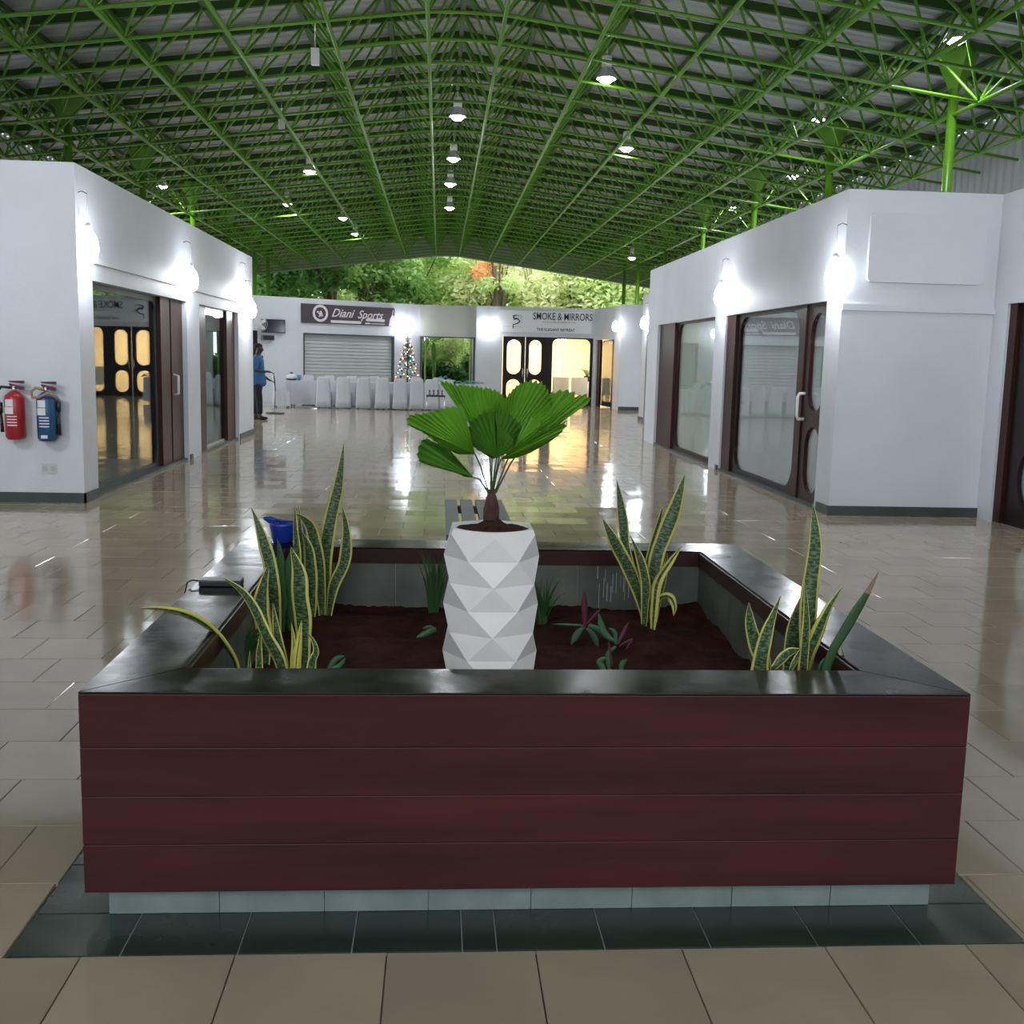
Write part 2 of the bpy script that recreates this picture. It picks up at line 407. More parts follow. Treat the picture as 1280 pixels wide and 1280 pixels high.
# salon front (frontal) with door + window opening
dz_t = at(680,421.5,1,YS).z
ox0 = at(628,450,1,YS).x; ox1 = at(741,450,1,YS).x
mb = MB(); wall_seg(mb, (gx1,YS), (sx1+.05,YS), [(ox0-gx1, ox1-gx1, 0, dz_t)])
ax1, ay1 = at(775,440,1,35.6).x, 35.6
wall_seg(mb, (sx1,YS), (ax1,ay1), [(.15,min(2.35, math.hypot(ax1-sx1,ay1-YS)-.35),0,2.36)])
mb.box((gx1,YS+TH,0),(gx1+TH,43.6,HW)); mb.box((gx1,43.4,0),(9,43.6,HW)); mb.box((gx1,YS+TH,3.0),(sx1,43.4,3.1))
bx1 = at(803,440,1,35.6).x
mb.box((ax1,35.6,0),(bx1+3,35.8,HW+.03))
struct('wall_far_right', mb, M['wall'])
mb = MB(); mb.box((ax1,35.57,0),(bx1,35.6,.12)); struct('baseboard_far', mb, M['base'])
# small block beyond the right shops
mb = MB(); wall_x(mb, 5.62, 1, 22.0, 30.0, [(27.4,29.3,0,2.36)]); mb.box((5.84,29.78,0),(14,30,HW)); struct('wall_right_far', mb, M['wall'])
mb = MB(); mb.box((5.72,27.42,0),(5.80,29.28,2.34)); struct('door_5', mb, M['doordark'])
mb = MB(); mb.box((5.60,29.32,0),(5.62,30.02,.1)); struct('baseboard_right_far', mb, M['base'])

# ---- shop fronts: frames, doors with oval lights, fixed panes
def holed(mb, x0, x1, z0, z1, loop, c, O, th):
    "slab from rect with one hole; O(u,w,z)->world, w=0 front, w=th back"
    angs = sorted(set([round(math.atan2(p[1]-c[1], p[0]-c[0]) % (2*math.pi), 5) for p in loop]))
    cor = [(x1,z1),(x0,z1),(x0,z0),(x1,z0)]
    def outer(a):
        dx, dz = math.cos(a), math.sin(a); t = 1e9
        if dx > 1e-9: t = min(t, (x1-c[0])/dx)
        if dx < -1e-9: t = min(t, (x0-c[0])/dx)
        if dz > 1e-9: t = min(t, (z1-c[1])/dz)
        if dz < -1e-9: t = min(t, (z0-c[1])/dz)
        return (c[0]+dx*t, c[1]+dz*t)
    def inner(a):
        best = None; n = len(loop)
        dx, dz = math.cos(a), math.sin(a)
        for i in range(n):
            p, q = loop[i], loop[(i+1) % n]; ex, ez = q[0]-p[0], q[1]-p[1]; den = dx*ez-dz*ex
            if abs(den) < 1e-12: continue
            t = ((p[0]-c[0])*ez-(p[1]-c[1])*ex)/den; s_ = ((p[0]-c[0])*dz-(p[1]-c[1])*dx)/den
            if t > 0 and -1e-6 <= s_ <= 1+1e-6: best = t if best is None else min(best, t)
        return (c[0]+dx*best, c[1]+dz*best)
    angs = sorted(angs+[math.atan2(q[1]-c[1], q[0]-c[0]) % (2*math.pi) for q in cor])
    n = len(angs); I = [inner(a) for a in angs]; U_ = [outer(a) for a in angs]
    V = [O(p[0],0,p[1]) for p in I]+[O(p[0],0,p[1]) for p in U_]+[O(p[0],th,p[1]) for p in I]+[O(p[0],th,p[1]) for p in U_]
    F_ = []
    for k in range(n):
        j = (k+1) % n
        F_ += [(k,j,n+j,n+k),(2*n+k,3*n+k,3*n+j,2*n+j),(k,2*n+k,2*n+j,j),(n+k,n+j,3*n+j,3*n+k)]
    mb.add(V, F_)
def stadium(cx, cz, w_, h_, n=10, r=None):
    r = r or w_/2; return [(cx+x, cz+z) for x, z in rounded(w_, h_, min(r, w_/2-.001, h_/2-.001), n)]
def mapper(p0, p1, inset=0):
    "p0->p1 along the front, hall side on the right hand of... w grows away from the hall"
    p0 = Vector((*p0,0)); d = Vector((p1[0]-p0.x, p1[1]-p0.y, 0)); L_ = d.length; d.normalize(); nb = Vector((-d.y, d.x, 0))
    return (lambda u, w_, z: tuple(p0+d*u+nb*(w_+inset)+Vector((0,0,z)))), L_
def slab(mb, O, u0, u1, z0, z1, w0, w1):
    P = [O(u0,w0,z0),O(u1,w0,z0),O(u1,w1,z0),O(u0,w1,z0),O(u0,w0,z1),O(u1,w0,z1),O(u1,w1,z1),O(u0,w1,z1)]
    mb.hexa(P)
def leaf_door(name, O, u0, u1, H, parent, hand=0, mat_=None, split=.42):
    "door leaf with a tall oval over a low oval, glass lights and handle"
    mt = mat_ or M['doorwood']; wd = u1-u0; cz = H*split; gw = wd*.64; cx = (u0+u1)/2
    mb = MB()
    hu = stadium(cx, (cz+H)/2, gw, (H-cz)-.22); hl = stadium(cx, cz/2+.03, gw, cz-.20)
    holed(mb, u0, u1, cz, H, hu, (cx,(cz+H)/2), O, .05); holed(mb, u0, u1, 0, cz, hl, (cx,cz/2+.03), O, .05)
    d = mb.build(name, mt, parent)
    for lp in (hu, hl):
        g = MB(); n = len(lp); g.add([O(x,.02,z) for x, z in lp]+[O(x,.03,z) for x, z in lp], [tuple(range(n)), tuple(range(2*n-1,n-1,-1))]+[(k,(k+1)%n,n+(k+1)%n,n+k) for k in range(n)])
        g.build('pane', M['glasslight'] if parent.get('dim', 1) else M['glassclear'], d)
    if hand:
        hx = u1-.07 if hand > 0 else u0+.07; h_ = MB()
        h_.tube([O(hx,0,.98), O(hx,-.07,.98), O(hx,-.09,1.02), O(hx,-.09,1.24), O(hx,-.07,1.28), O(hx,0,1.28)], .02, 8)
        h_.build('handle', M['white'] if parent.get('dim', 1) else M['chrome'], d)
    return d
def fixed_pane(O, u0, u1, H, parent, fr=.16, r=.22, dark=False, sill=.06, glass=None):
    mb = MB(); lp = [(x+(u0+u1)/2, z+(H+sill)/2) for x, z in rounded(u1-u0-2*fr, H-sill-fr*.9, r, 7)]
    holed(mb, u0, u1, 0, H, lp, ((u0+u1)/2,(H+sill)/2), O, .05)
    f = mb.build('pane_frame', M['doordark'] if dark else M['doorwood'], parent)
    g = MB(); n = len(lp); g.add([O(x,.02,z) for x, z in lp]+[O(x,.03,z) for x, z in lp], [tuple(range(n)), tuple(range(2*n-1,n-1,-1))]+[(k,(k+1)%n,n+(k+1)%n,n+k) for k in range(n)])
    g.build('pane', glass or M['glasslight'], f)
def front(name, p0, p1, inset):
    o = bpy.data.objects.new(name, None); COL.objects.link(o); o.location = (*p0,0); WL[o.name] = (*p0,0); o['kind'] = 'structure'
    O, L_ = mapper(p0, p1, inset); return o, O, L_
def post(O, u0, u1, H, parent, w0=-.03, w1=.09, mt=None, nm='post'):
    mb = MB(); slab(mb, O, u0, u1, 0, H, w0, w1); mb.build(nm, mt or M['doorwood'], parent)
# left bay 1: big frameless pane, post, dark gap, open leaf edge.  direction +y along the left wall, w grows to -x
o, O, L_ = front('window_1', (XL,11.88), (XL,16.16), .13)
g = MB(); lp = [(x+1.52, z+1.17) for x, z in rounded(3.0,2.16,.16,5)]
holed(g, 0, 3.06, 0, 2.32, lp, (1.52,1.17), O, .04); f = g.build('pane_frame', M['base'], o)
g = MB(); n = len(lp); g.add([O(x,.015,z) for x, z in lp]+[O(x,.025,z) for x, z in lp], [tuple(range(n)), tuple(range(2*n-1,n-1,-1))]+[(k,(k+1)%n,n+(k+1)%n,n+k) for k in range(n)]); g.build('pane', M['glass'], f)
post(O, 3.06, 3.55, 2.32, o, -.06, .1); post(O, 3.62, 4.28, 2.32, o, -.06, .05, nm='door_leaf'); post(O, 3.55, 3.62, 2.32, o, .03, .06, M['black'], 'gap_strip')
g = MB(); g.tube([O(3.70,-.06,.98),O(3.70,-.13,1.0),O(3.70,-.13,1.25),O(3.70,-.06,1.27)], .018, 8); g.build('handle', M['white'], o)
o, O, L_ = front('window_2', (XL,16.98), (XL,20.2), .13)
post(O, 0, .75, 2.33, o, -.06, .08); post(O, 2.5, 3.22, 2.33, o, -.06, .08)
g = MB(); slab(g, O, .75, 2.5, .08, 2.2, 0, .01); g.build('pane', M['glass'], o)
g = MB(); slab(g, O, .75, 2.5, 0, .08, -.02, .06); slab(g, O, .75, 2.5, 2.2, 2.33, -.02, .06); g.build('frame', M['chrome'], o)
# interiors left
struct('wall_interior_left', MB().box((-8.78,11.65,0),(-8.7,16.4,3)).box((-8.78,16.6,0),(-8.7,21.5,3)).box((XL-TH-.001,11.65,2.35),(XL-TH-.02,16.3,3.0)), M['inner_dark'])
tag(MB().box((XL-.32,17.3,.05),(XL-.30,20.0,2.3)).build('blind_panel', M['inner_pale'], origin=(XL-.55,17.3,.05)), 'pale green-grey blind drawn behind the second left shop window', 'blind')
mb = MB(); mb.box((XL-.02,11.88,0),(XL-TH,16.16,.035)); mb.box((XL-.02,16.98,0),(XL-TH,20.2,.035)); struct('trim_5', mb, M['base'])
# right bays: direction -y so that w grows to +x
o, O, L_ = front('window_3', (XR,15.97), (XR,11.76), .07)
post(O, 0, .45, 2.32, o, -.04, .09)
fixed_pane(O, .45, 3.25, 2.32, o, fr=.10, r=.3, dark=True)
post(O, 3.25, 3.42, 2.32, o, -.02, .08)
leaf_door('door_leaf', O, 3.42, 4.21, 2.32, o, hand=-1)
o, O, L_ = front('window_4', (XR,21.0), (XR,16.6), .07)
post(O, 0, .85, 2.33, o, -.02, .1); post(O, .88, 1.45, 2.33, o, -.05, .08, nm='door_leaf')
fixed_pane(O, 1.45, 4.4, 2.33, o, fr=.08, r=.28, dark=False)
tag(MB().box((XR+.125,11.8,.05),(XR+.14,15.9,2.3)).build('blind_panel', M['inner_grey'], origin=(XR+.125,11.9,.05)), 'plain grey blind behind the large pane of the nearest right shop', 'blind')
tag(MB().box((XR+.125,16.62,.05),(XR+.14,20.9,2.3)).build('blind_panel', M['inner_pale'], origin=(XR+.28,16.6,.05)), 'pale grey blind behind the farther right shop window', 'blind')
mb = MB(); mb.box((XR+.0,11.76,0),(XR+TH,15.97,.035)); mb.box((XR+.0,16.6,0),(XR+TH,21.0,.035)); struct('trim_6', mb, M['base'])
# near right shop door at the frame edge (wall x=XR2)
o, O, L_ = front('door_1', (XR2,11.02), (XR2,7.0), .07)
post(O, 0, .14, 2.3, o, -.04, .1); leaf_door('door_leaf', O, .14, 1.32, 2.3, o, hand=0, mat_=M['doordark'], split=.42); leaf_door('door_leaf', O, 1.34, 2.38, 2.3, o, hand=0, mat_=M['doordark'])
fixed_pane(O, 2.38, 4.02, 2.3, o, dark=True)
tag(MB().box((XR2+.13,7.02,.05),(XR2+.145,11.0,2.28)).build('blind_panel', M['inner_grey'], origin=(XR2+.28,7.0,.05)), 'grey blind behind the oval panes of the door at the right edge', 'blind')
# salon front
o = bpy.data.objects.new('door_2', None); COL.objects.link(o); o.location = (ox0,YS,0); WL[o.name] = (ox0,YS,0); o['kind'] = 'structure'; o['dim'] = 0
O, L_ = mapper((ox0,YS), (ox1,YS), .06)
q1 = at(656.5,450,1,YS).x-ox0; q2 = at(681,450,1,YS).x-ox0; q3 = at(687,450,1,YS).x-ox0
leaf_door('door_leaf', O, .02, q1-.015, dz_t, o, hand=1, mat_=M['doordark'], split=.40)
leaf_door('door_leaf', O, q1+.015, q2, dz_t, o, hand=-1, mat_=M['doordark'], split=.40)
post(O, q2, q3, dz_t, o, -.02, .08, M['doordark'])
post(O, q1-.012, q1+.012, dz_t, o, -.01, .0, M['chrome'], 'closing_strip')
fixed_pane(O, q3, L_, dz_t, o, fr=.10, r=.2, dark=True, sill=.1, glass=M['glassclear'])
# salon interior
struct('wall_salon', MB().box((gx1+TH,43.2,0),(sx1+.9,43.3,3)).box((gx1+TH,YS+TH,0),(gx1+TH+.03,43.2,3)).box((sx1+.55,YS+TH+.1,0),(sx1+.6,43.2,3)).box((gx1+TH,YS+TH,2.9),(sx1+.9,43.2,2.95)), M['cream'])
ld = bpy.data.lights.new('salon_light', 'AREA'); ld.energy = 420; ld.color = (1,.78,.48); ld.shape = 'RECTANGLE'; ld.size = 3; ld.size_y = 2.5
SAL = thing('ceiling_light', ((gx1+sx1)/2+.4,41,2.85), 'warm square ceiling light inside the lit shop at the far end', 'ceiling light')
MB().box(((gx1+sx1)/2-.9,40.3,2.86),((gx1+sx1)/2+1.7,41.7,2.9)).build('diffuser', mat('warm_panel', (1,.8,.55), .5, emit=6, ecol=(1,.78,.5)), SAL)
lo = bpy.data.objects.new('lamp_light', ld); COL.objects.link(lo); lo.parent = SAL; lo.location = (0,0,-.02)
# door in the angled wall beside the salon
o, O, L_ = front('door_3', (sx1,YS), (ax1,ay1), .06)
post(O, .16, .5, 2.35, o, 0, .08, M['doorwood']); post(O, 1.95, 2.34, 2.35, o, 0, .08, M['doordark'], 'door_leaf')
g = MB(); slab(g, O, .5, 1.95, .06, 2.3, .03, .04); g.build('pane', M['glass'], o)
g = MB(); slab(g, O, .45, 2.0, .03, 2.34, .12, .14)  # dark panel added to keep the salon's warm glow out of this doorway
tag(g.build('blind_panel', M['inner_dark'], origin=O(.45,.12,.03)), 'dark panel added in the doorway right of the lit shop to block its light', 'blind')
# dark door at the far left end of the angled front
def dpt(s, w_, z): return tuple(dl+dv*s+dn*w_+Vector((0,0,z)))
sd0, _ = dia(311,450); sd1, _ = dia(321.5,450); _, zd = dia(318,413)
g = MB(); P = [dpt(sd0,.0,0),dpt(sd1,.0,0),dpt(sd1,.04,0),dpt(sd0,.04,0),dpt(sd0,.0,zd),dpt(sd1,.0,zd),dpt(sd1,.04,zd),dpt(sd0,.04,zd)]
g.hexa(P); struct('door_4', g, M['doordark'])
# shutter with slats
SHUT = thing('roller_shutter', dpt(s0,-.1,0), 'closed pale grey roller shutter under the dark plum shop sign', 'shutter')
zs = 0.0; k = 0
while zs < zt-.02:
    z2 = min(zt, zs+.115); g = MB()
    P = [dpt(s0+.05,-.14,zs),dpt(s1-.05,-.14,zs),dpt(s1-.05,-.10,zs+.006),dpt(s0+.05,-.10,zs+.006),dpt(s0+.05,-.14,z2),dpt(s1-.05,-.14,z2),dpt(s1-.05,-.118,z2-.004),dpt(s0+.05,-.118,z2-.004)]
    g.hexa(P); g.build('slat', M['shutter'], SHUT); zs = z2
g = MB()
for a, b, za, zb in ((s0,s0+.05,0,zt),(s1-.05,s1,0,zt),(s0,s1,zt-.05,zt)):
    P = [dpt(a,-.16,za),dpt(b,-.16,za),dpt(b,.01,za),dpt(a,.01,za),dpt(a,-.16,zb),dpt(b,-.16,zb),dpt(b,.01,zb),dpt(a,.01,zb)]; g.hexa(P)
g.build('guide_frame', M['base'], SHUT)
# ================================================================ THE ROOF
SL = .13; D0 = 6.07; UP = .95
def zlow(dx): return D0 - SL*max(0, abs(dx)-.51)
def zup(dx): return D0 + UP - SL*max(0, abs(dx)-.3)
LOW = sorted([s*(.51+1.3*k) for k in range(7) for s in (-1, 1)])
UPX = sorted([0]+[s*(1.16+1.3*k) for k in range(7) for s in (-1, 1)])
DY = 1.235; YN = [13.58+DY*k for k in range(-14, 29)]
YU = [y+DY/2 for y in YN[:-1]]
EDGE = 9.25
RF = thing('space_frame', (CX, 20, D0), 'bright green welded tube space frame under the grey roof sheets', 'roof frame')
y0r, y1r = YN[0]-.3, YN[-1]+.3
for x in LOW:
    MB().tube([(CX+x,y0r,zlow(x)),(CX+x,y1r,zlow(x))], .031, 8).build('lower_chord', M['green_paint'], RF)
for x in UPX:
    MB().box((CX+x-.04,y0r,zup(x)-.045),(CX+x+.04,y1r,zup(x)+.045)).build('upper_chord', M['green_shaded'], RF)
for y in YN:
    MB().tube([(CX-EDGE+.3,y,zlow(EDGE-.3)),(CX-.51,y,zlow(.51)),(CX,y,zlow(0)+.01),(CX+.51,y,zlow(.51)),(CX+EDGE-.3,y,zlow(EDGE-.3))], .024, 6).build('cross_tube', M['green_paint'], RF)
for y in YU:
    m_ = MB()
    for a, b in ((-EDGE,-.001),(.001,EDGE)):
        P = []
        for dz in (-.06, .06):
            for x, yy in ((a,y-.035),(b,y-.035),(b,y+.035),(a,y+.035)): P.append((CX+x, yy, zup(x)+dz))
        m_.hexa(P)
    m_.build('purlin', M['green_shaded'], RF)
struts = []
for y in YN:
    for x in LOW:
        for ux in UPX:
            if abs(ux-x) < .66 or (abs(x) < .52 and abs(ux) < .01):
                for yy in (y-DY/2, y+DY/2):
                    if YU[0]-.01 <= yy <= YU[-1]+.01:
                        struts.append(((CX+x,y,zlow(x)), (CX+ux,yy,zup(ux))))
def sval(s):
    p = (Vector(s[0])+Vector(s[1]))/2-CAM; z = p.dot(_F)
    if z < 1: return 0
    u = 640+FPX*p.dot(_R)/z; v = 640-FPX*p.dot(_U)/z
    return 1/z if (-40 < u < 1320 and -30 < v < 420) else 0
struts.sort(key=sval, reverse=True)
for s in struts[:285]: MB().tube(s, .022, 5, cap=False).build('strut', M['green_paint'], RF, fix=False)
m_ = MB()
for s in struts[285:]: m_.tube(s, .022, 4, cap=False)
m_.build('strut_field', M['green_paint'], RF, fix=False)['kind'] = 'stuff'
# roof sheets: ribs run down the slope; skirt sheets at both sides
def prof(a, b, step=.26):
    P = []; t = a
    while t < b:
        P += [(t, 0), (t+.07, 0), (t+.10, .035), (t+.16, .035), (t+.19, 0)]; t += step
    return P
m_ = MB(); pr = prof(y0r-.3, y1r+.35); zt_ = .10
for sx_ in (-1, 1):
    A = [(CX+0*sx_, y, zup(0)+zt_+h) for y, h in pr]; B = [(CX+sx_*(EDGE+.1), y, zup(EDGE+.1)+zt_+h) for y, h in pr]; n = len(pr)
    m_.add(A+B, [(k, k+1, n+k+1, n+k) for k in range(n-1)])
ce = m_.build('ceiling', M['sheet'], fix=False, solid=.004); ce['kind'] = 'structure'
for sx_, nm in ((-1, 'ceiling_skirt_left'), (1, 'ceiling_skirt_right')):
    m_ = MB(); A = [(CX+sx_*(EDGE+.1+h), y, zup(EDGE)+zt_) for y, h in pr]; B = [(p[0], p[1], 3.5) for p in A]; n = len(pr)
    m_.add(A+B, [(k, k+1, n+k+1, n+k) for k in range(n-1)]); o = m_.build(nm, M['sheet'], fix=False, solid=.004); o['kind'] = 'structure'
m_ = MB(); A = []; B = []
for k in range(0, 141):
    x = -EDGE+2*EDGE*k/140; yy = y1r+.02+(.02 if k % 2 else 0); A.append((CX+x, yy, zup(x)+zt_+.01)); B.append((CX+x, yy, zlow(x)-.06))
n = len(A); m_.add(A+B, [(k, k+1, n+k+1, n+k) for k in range(n-1)]); o = m_.build('ceiling_gable', mat('brown_grey_sheet', (.30,.29,.25), .6), fix=False, solid=.004); o['kind'] = 'structure'
# columns every four bays at dx = +-7.01
for i, y in enumerate((5.9, 10.84, 15.6, 20.5, 25.4, 30.35, 35.3, 40.2, 43.2)):
    for sx_, sd in ((1, 'right'), (-1, 'left')):
        if y < 15 or (sx_ < 0 and y not in (43.2,)) or (sx_ > 0 and y == 40.2): 
            if y > 11: pass
        px = CX+sx_*7.01; zt_c = zup(7.01)-.05
        order = ['', '', 'nearest', 'second', 'third', 'fourth', 'fifth', 'sixth', 'farthest']
        if i < 2: lab = None
        t = thing('roof_column', (px, y, 0), None, None)
        if i < 2:
            tag(t, 'round green steel roof column on the %s side, level with or behind the viewer' % sd, 'column', 'roof columns beside the viewer')
        else:
            tag(t, ('round green steel roof column rising behind the %s shop block, %s from the viewer in its row' % (sd, order[i])), 'column', 'roof columns of the %s row' % sd)
        MB().tube([(px,y,0),(px,y,zt_c-.5)], .07, 14).build('shaft', M['green_paint'], t)
        m2 = MB(); m2.lathe([(.07,-.55),(.10,-.5),(.33,-.06),(.33,0)], (px,y,zt_c), 4, smooth=False); m2.build('capital', M['green_paint'], t)
        MB().lathe([(.16,0),(.16,.015),(.075,.02)], (px,y,0), 12, smooth=False).build('base_plate', M['green_paint'], t)

# ---- small white boxes fixed under the left roof slope
for (u, v, y, w_) in ((394,71,16.0,'nearer'),(352,157,21.5,'farther')):
    c_ = at(u, v, 1, y); t = thing('junction_box', tuple(c_), 'small white box fixed under the left roof slope, the %s of two' % w_, 'box', 'white boxes under the roof')
    MB().box((c_.x-.055,y-.05,c_.z-.11),(c_.x+.055,y+.05,c_.z+.11)).build('case', M['white'], t)
    MB().tube([(c_.x,y,c_.z+.11),(c_.x,y,zup(c_.x-CX))], .012, 6).build('hanger', M['chrome'], t)
# ---- high-bay lamps
def highbay():
    t = thing('high_bay_lamp', (0,0,0), 'lit white high-bay lamp', 'lamp')
    MB().lathe([(.02,.38),(.09,.36),(.10,.17),(.07,.16)], (0,0,0), 16).build('housing', M['white'], t)
    r = MB().lathe([(.07,.16),(.12,.12),(.19,-.02),(.20,-.06),(.192,-.06),(.115,.11),(.065,.15)], (0,0,0), 20); r.build('reflector', M['reflector'], t)
    MB().lathe([(.0,-.14),(.07,-.13),(.13,-.09),(.165,-.02),(.16,.0),(0,.02)], (0,0,0), 16).build('lens', M['lens'], t)
    MB().tube([(0,0,.38),(0,0,.62)], .008, 6).build('hanger', M['chrome'], t)
    t.scale = (.8,.8,.8); return t
hb = highbay(); hk = kidmap(hb); first = [True]
LAMPS = [('nearest in the row along the roof ridge', 572, 143, 20.0, 'y'), ('second in the row along the roof ridge', 567, 196, 24.0, 'y'), ('third in the row along the roof ridge', 563, 228, 27.5, 'y'), ('farthest in the row along the roof ridge', 562, 258, 31.7, 'y'), ('right of the ridge, largest and brightest in the roof', 758, 95, 17.0, 'y'), ('small, lower right of the largest lamp', 783, 183, 22.2, 'y'), ('large, above the right shops', 1023, 147, 19.0, 'y'), ('nearest the right edge, by the first column top', 1195, 46, 14.6, 'y'), ('lower left of the large one above the right shops', 992, 218, 24.6, 'y'), ('small, just over the right shop roof edge', 915, 258, 29.8, 'y'), ('left of the ridge, largest on the left side', 387, 212, 26.0, 'y'), ('small, far left above the left shop roof', 203, 231, 29.5, 'y'), ('over the dark sign, upper of two', 429, 271, 34.9, 'y'), ('over the dark sign, lower of two', 444, 291, 39.3, 'y'), ('tiny, between the left roof chords', 359, 253, 32.0, 'y'), ('tiny, above the far right pillars', 790, 321, 38.5, 'y')]
for i, (txt, u, v, val, ax) in enumerate(LAMPS):
    p = at(u, v, 0 if ax == 'x' else 1, val)
    lab = 'lit high-bay lamp ' + txt
    if i == 0: hb.location = p; hb['label'] = lab; hb['group'] = 'high-bay lamps in the green roof'; t = hb
    else: t = dup(hb, p, lab, 'high-bay lamps in the green roof', kmap=hk)
    if not any(True for c in LAMPS[:i] if abs(c[1]-u) < 3 and abs(c[2]-v) < 3):
        l = bpy.data.lights.new('high_bay_light', 'SPOT'); l.energy = HIGHBAY_W*(1.6 if i not in (6,7,8,9) else .8); l.color = (.90,.95,1); l.shadow_soft_size = .1; l.spot_size = math.radians(165); l.spot_blend = .7
        lo = bpy.data.objects.new('high_bay_light', l); COL.objects.link(lo); lo.parent = t; lo.location = (0,0,-.18)
for q, (x, y) in enumerate(((.288,11.0),(-3.1,9.2),(3.7,9.2))):  # unseen lamps added overhead to brighten the near walls
    t = dup(hb, (x,y,zlow(x)+.05), 'unseen high-bay lamp added overhead to brighten the near hall', 'high-bay lamps added overhead near the viewer', kmap=hk)
    l = bpy.data.lights.new('high_bay_light', 'SPOT'); l.energy = HIGHBAY_W*.55; l.color = (.93,.95,1); l.shadow_soft_size = .1; l.spot_size = math.radians(165); l.spot_blend = .7
    lo = bpy.data.objects.new('high_bay_light', l); COL.objects.link(lo); lo.parent = t; lo.location = (0,0,-.18)
# ---- globes hung on cords against the walls
def globe():
    t = thing('hanging_globe_lamp', (0,0,0), 'x', 'lamp')
    MB().lathe([(0,-.16),(.045,-.152),(.08,-.115),(.098,-.05),(.098,.03),(.08,.10),(.045,.15),(.03,.165)], (0,0,0), 20).build('globe', M['globe'], t)
    MB().lathe([(.034,.155),(.036,.215),(.012,.235)], (0,0,0), 12).build('holder', M['white'], t)
    MB().tube([(0,0,.23),(0,0,.52)], .004, 5).build('cord', M['paper'], t)
    MB().tube([(0,0,.52),(-.05,0,.545),(-.10,0,.53)], .005, 5).build('hook', M['slat'], t)
    return t
gb = globe(); gk = kidmap(gb)
GL = [('at the near corner of the left shop block', (XL+.09,11.5,2.64), 0), ('on the pillar between the left shop windows', tuple(at(239,350,0,XL+.1)), 0),
  ('at the left block far end, upper of two', tuple(at(307,366,0,XL+.1)), 0), ('at the left block far end, lower of two', tuple(at(314,387,0,XL+.1)), 0),
  ('at the near corner of the right shop block', tuple(at(1043,345,0,XR-.1)), math.pi), ('on the pillar between the right shop windows', tuple(at(901,370,0,XR-.1)), math.pi),
  ('on the small block beyond the right shops', tuple(at(805,404,0,5.52)), math.pi), ('on the corner right of the lit salon', tuple(at(769,408,1,35.5)), math.pi/2*1.2),
  ('between dark shop sign and garden opening', tuple(at(509,407,1,38.6)), math.pi/2*-1+math.pi), ('between garden opening and white shop sign', tuple(at(611,409,1,YS-.13)), -math.pi/2+math.pi)]
for i, (txt, p, rz) in enumerate(GL):
    lab = 'glowing globe lamp ' + txt; far_ = p[1] > 28
    rz2 = {0:0}.get(rz, rz)
    if i == 0: gb.location = p; gb['label'] = lab; gb['group'] = 'globe lamps along the shop walls'; t = gb
    else: t = dup(gb, p, lab, 'globe lamps along the shop walls', kmap=gk)
    if i in (8, 9): t.rotation_euler.z = -math.pi/2
    elif i == 7: t.rotation_euler.z = math.pi*1.2
    else: t.rotation_euler.z = rz
    l = bpy.data.lights.new('globe_light', 'POINT'); l.energy = GLOBE_W*(1 if i < 6 else .5); l.color = (.88,.94,1); l.shadow_soft_size = .12
    lo = bpy.data.objects.new('globe_light', l); COL.objects.link(lo); lo.parent = t; lo.location = (.16 if i not in (0,) else .16,0,-.05)
for (x, y, sd, rz) in ((XL2+.1, 8.3, 'left', 0), (XR2-.1, 8.3, 'right', math.pi)):  # unseen globes added on the near walls to light the block ends
    t = dup(gb, (x,y,2.65), 'unseen globe lamp added on the near %s wall to light the end wall' % sd, 'globe lamps added beside the viewer', kmap=gk); t.rotation_euler.z = rz
    l = bpy.data.lights.new('globe_light', 'POINT'); l.energy = GLOBE_W*(3.0 if sd == 'left' else 1.2); l.color = (.88,.94,1); l.shadow_soft_size = .12
    lo = bpy.data.objects.new('globe_light', l); COL.objects.link(lo); lo.parent = t; lo.location = (.16,0,-.05)
# ================================================================ SIGNS
# plum sign: lower edge just above the shutter
sa, zb0 = dia(376,404); sb, zb1 = dia(492,407.5); _, zt0 = dia(376,380.5); _, zt1 = dia(492,384)
zb = (zb0+zb1)/2; ztp = (zt0+zt1)/2; W = sb-sa; H = ztp-zb
SG = thing('shop_sign', dpt(sa,.06,zb), 'dark plum sign board reading Diani Sports in white script above the shutter', 'sign')
def sp(x, z, off=0): return dpt(sa+x*W, .06+off, zb+z*H)
g = MB(); g.hexa([sp(0,0,-.05),sp(1,0,-.05),sp(1,0,0),sp(0,0,0),sp(0,1,-.05),sp(1,1,-.05),sp(1,1,0),sp(0,1,0)]); g.build('board', M['sign_dark'], SG)
def ring(mb, c, r0, r1, n=28):
    P = []; xd = dv
    for k in range(n):
        a = 2*math.pi*k/n
        for r in (r0, r1): P.append(Vector(c)+xd*(r*math.cos(a))+Vector((0,0,r*math.sin(a))))
    mb.add(P, [(2*k, 2*k+1, (2*k+3) % (2*n), (2*k+2) % (2*n)) for k in range(n)])
c = sp(.193,.53,.006); g = MB(); ring(g, c, .26*H*1.22, .37*H*1.22); ring(g, c, .395*H*1.05, .41*H*1.05)
for a, b in (((-.16,.10),(-.08,.02)),((-.12,-.02),(.02,-.02)),((.0,.12),(.12,-.16)),((.05,.02),(-.08,-.2)),((-.02,-.12),(.12,-.14)),((-.2,.04),(-.1,.08))):
    pa = Vector(c)+dv*(a[0]*H)+Vector((0,0,a[1]*H)); pb = Vector(c)+dv*(b[0]*H)+Vector((0,0,b[1]*H)); g.tube([pa, pb], .035*H*1.4, 4)
g.build('emblem', M['pinkwhite'], SG)
text_mesh('lettering', 'Diani', .62*H, M['pinkwhite'], SG, sp(.305,.38,.004), dv, bold=.004, shear=.45, sx=.98)
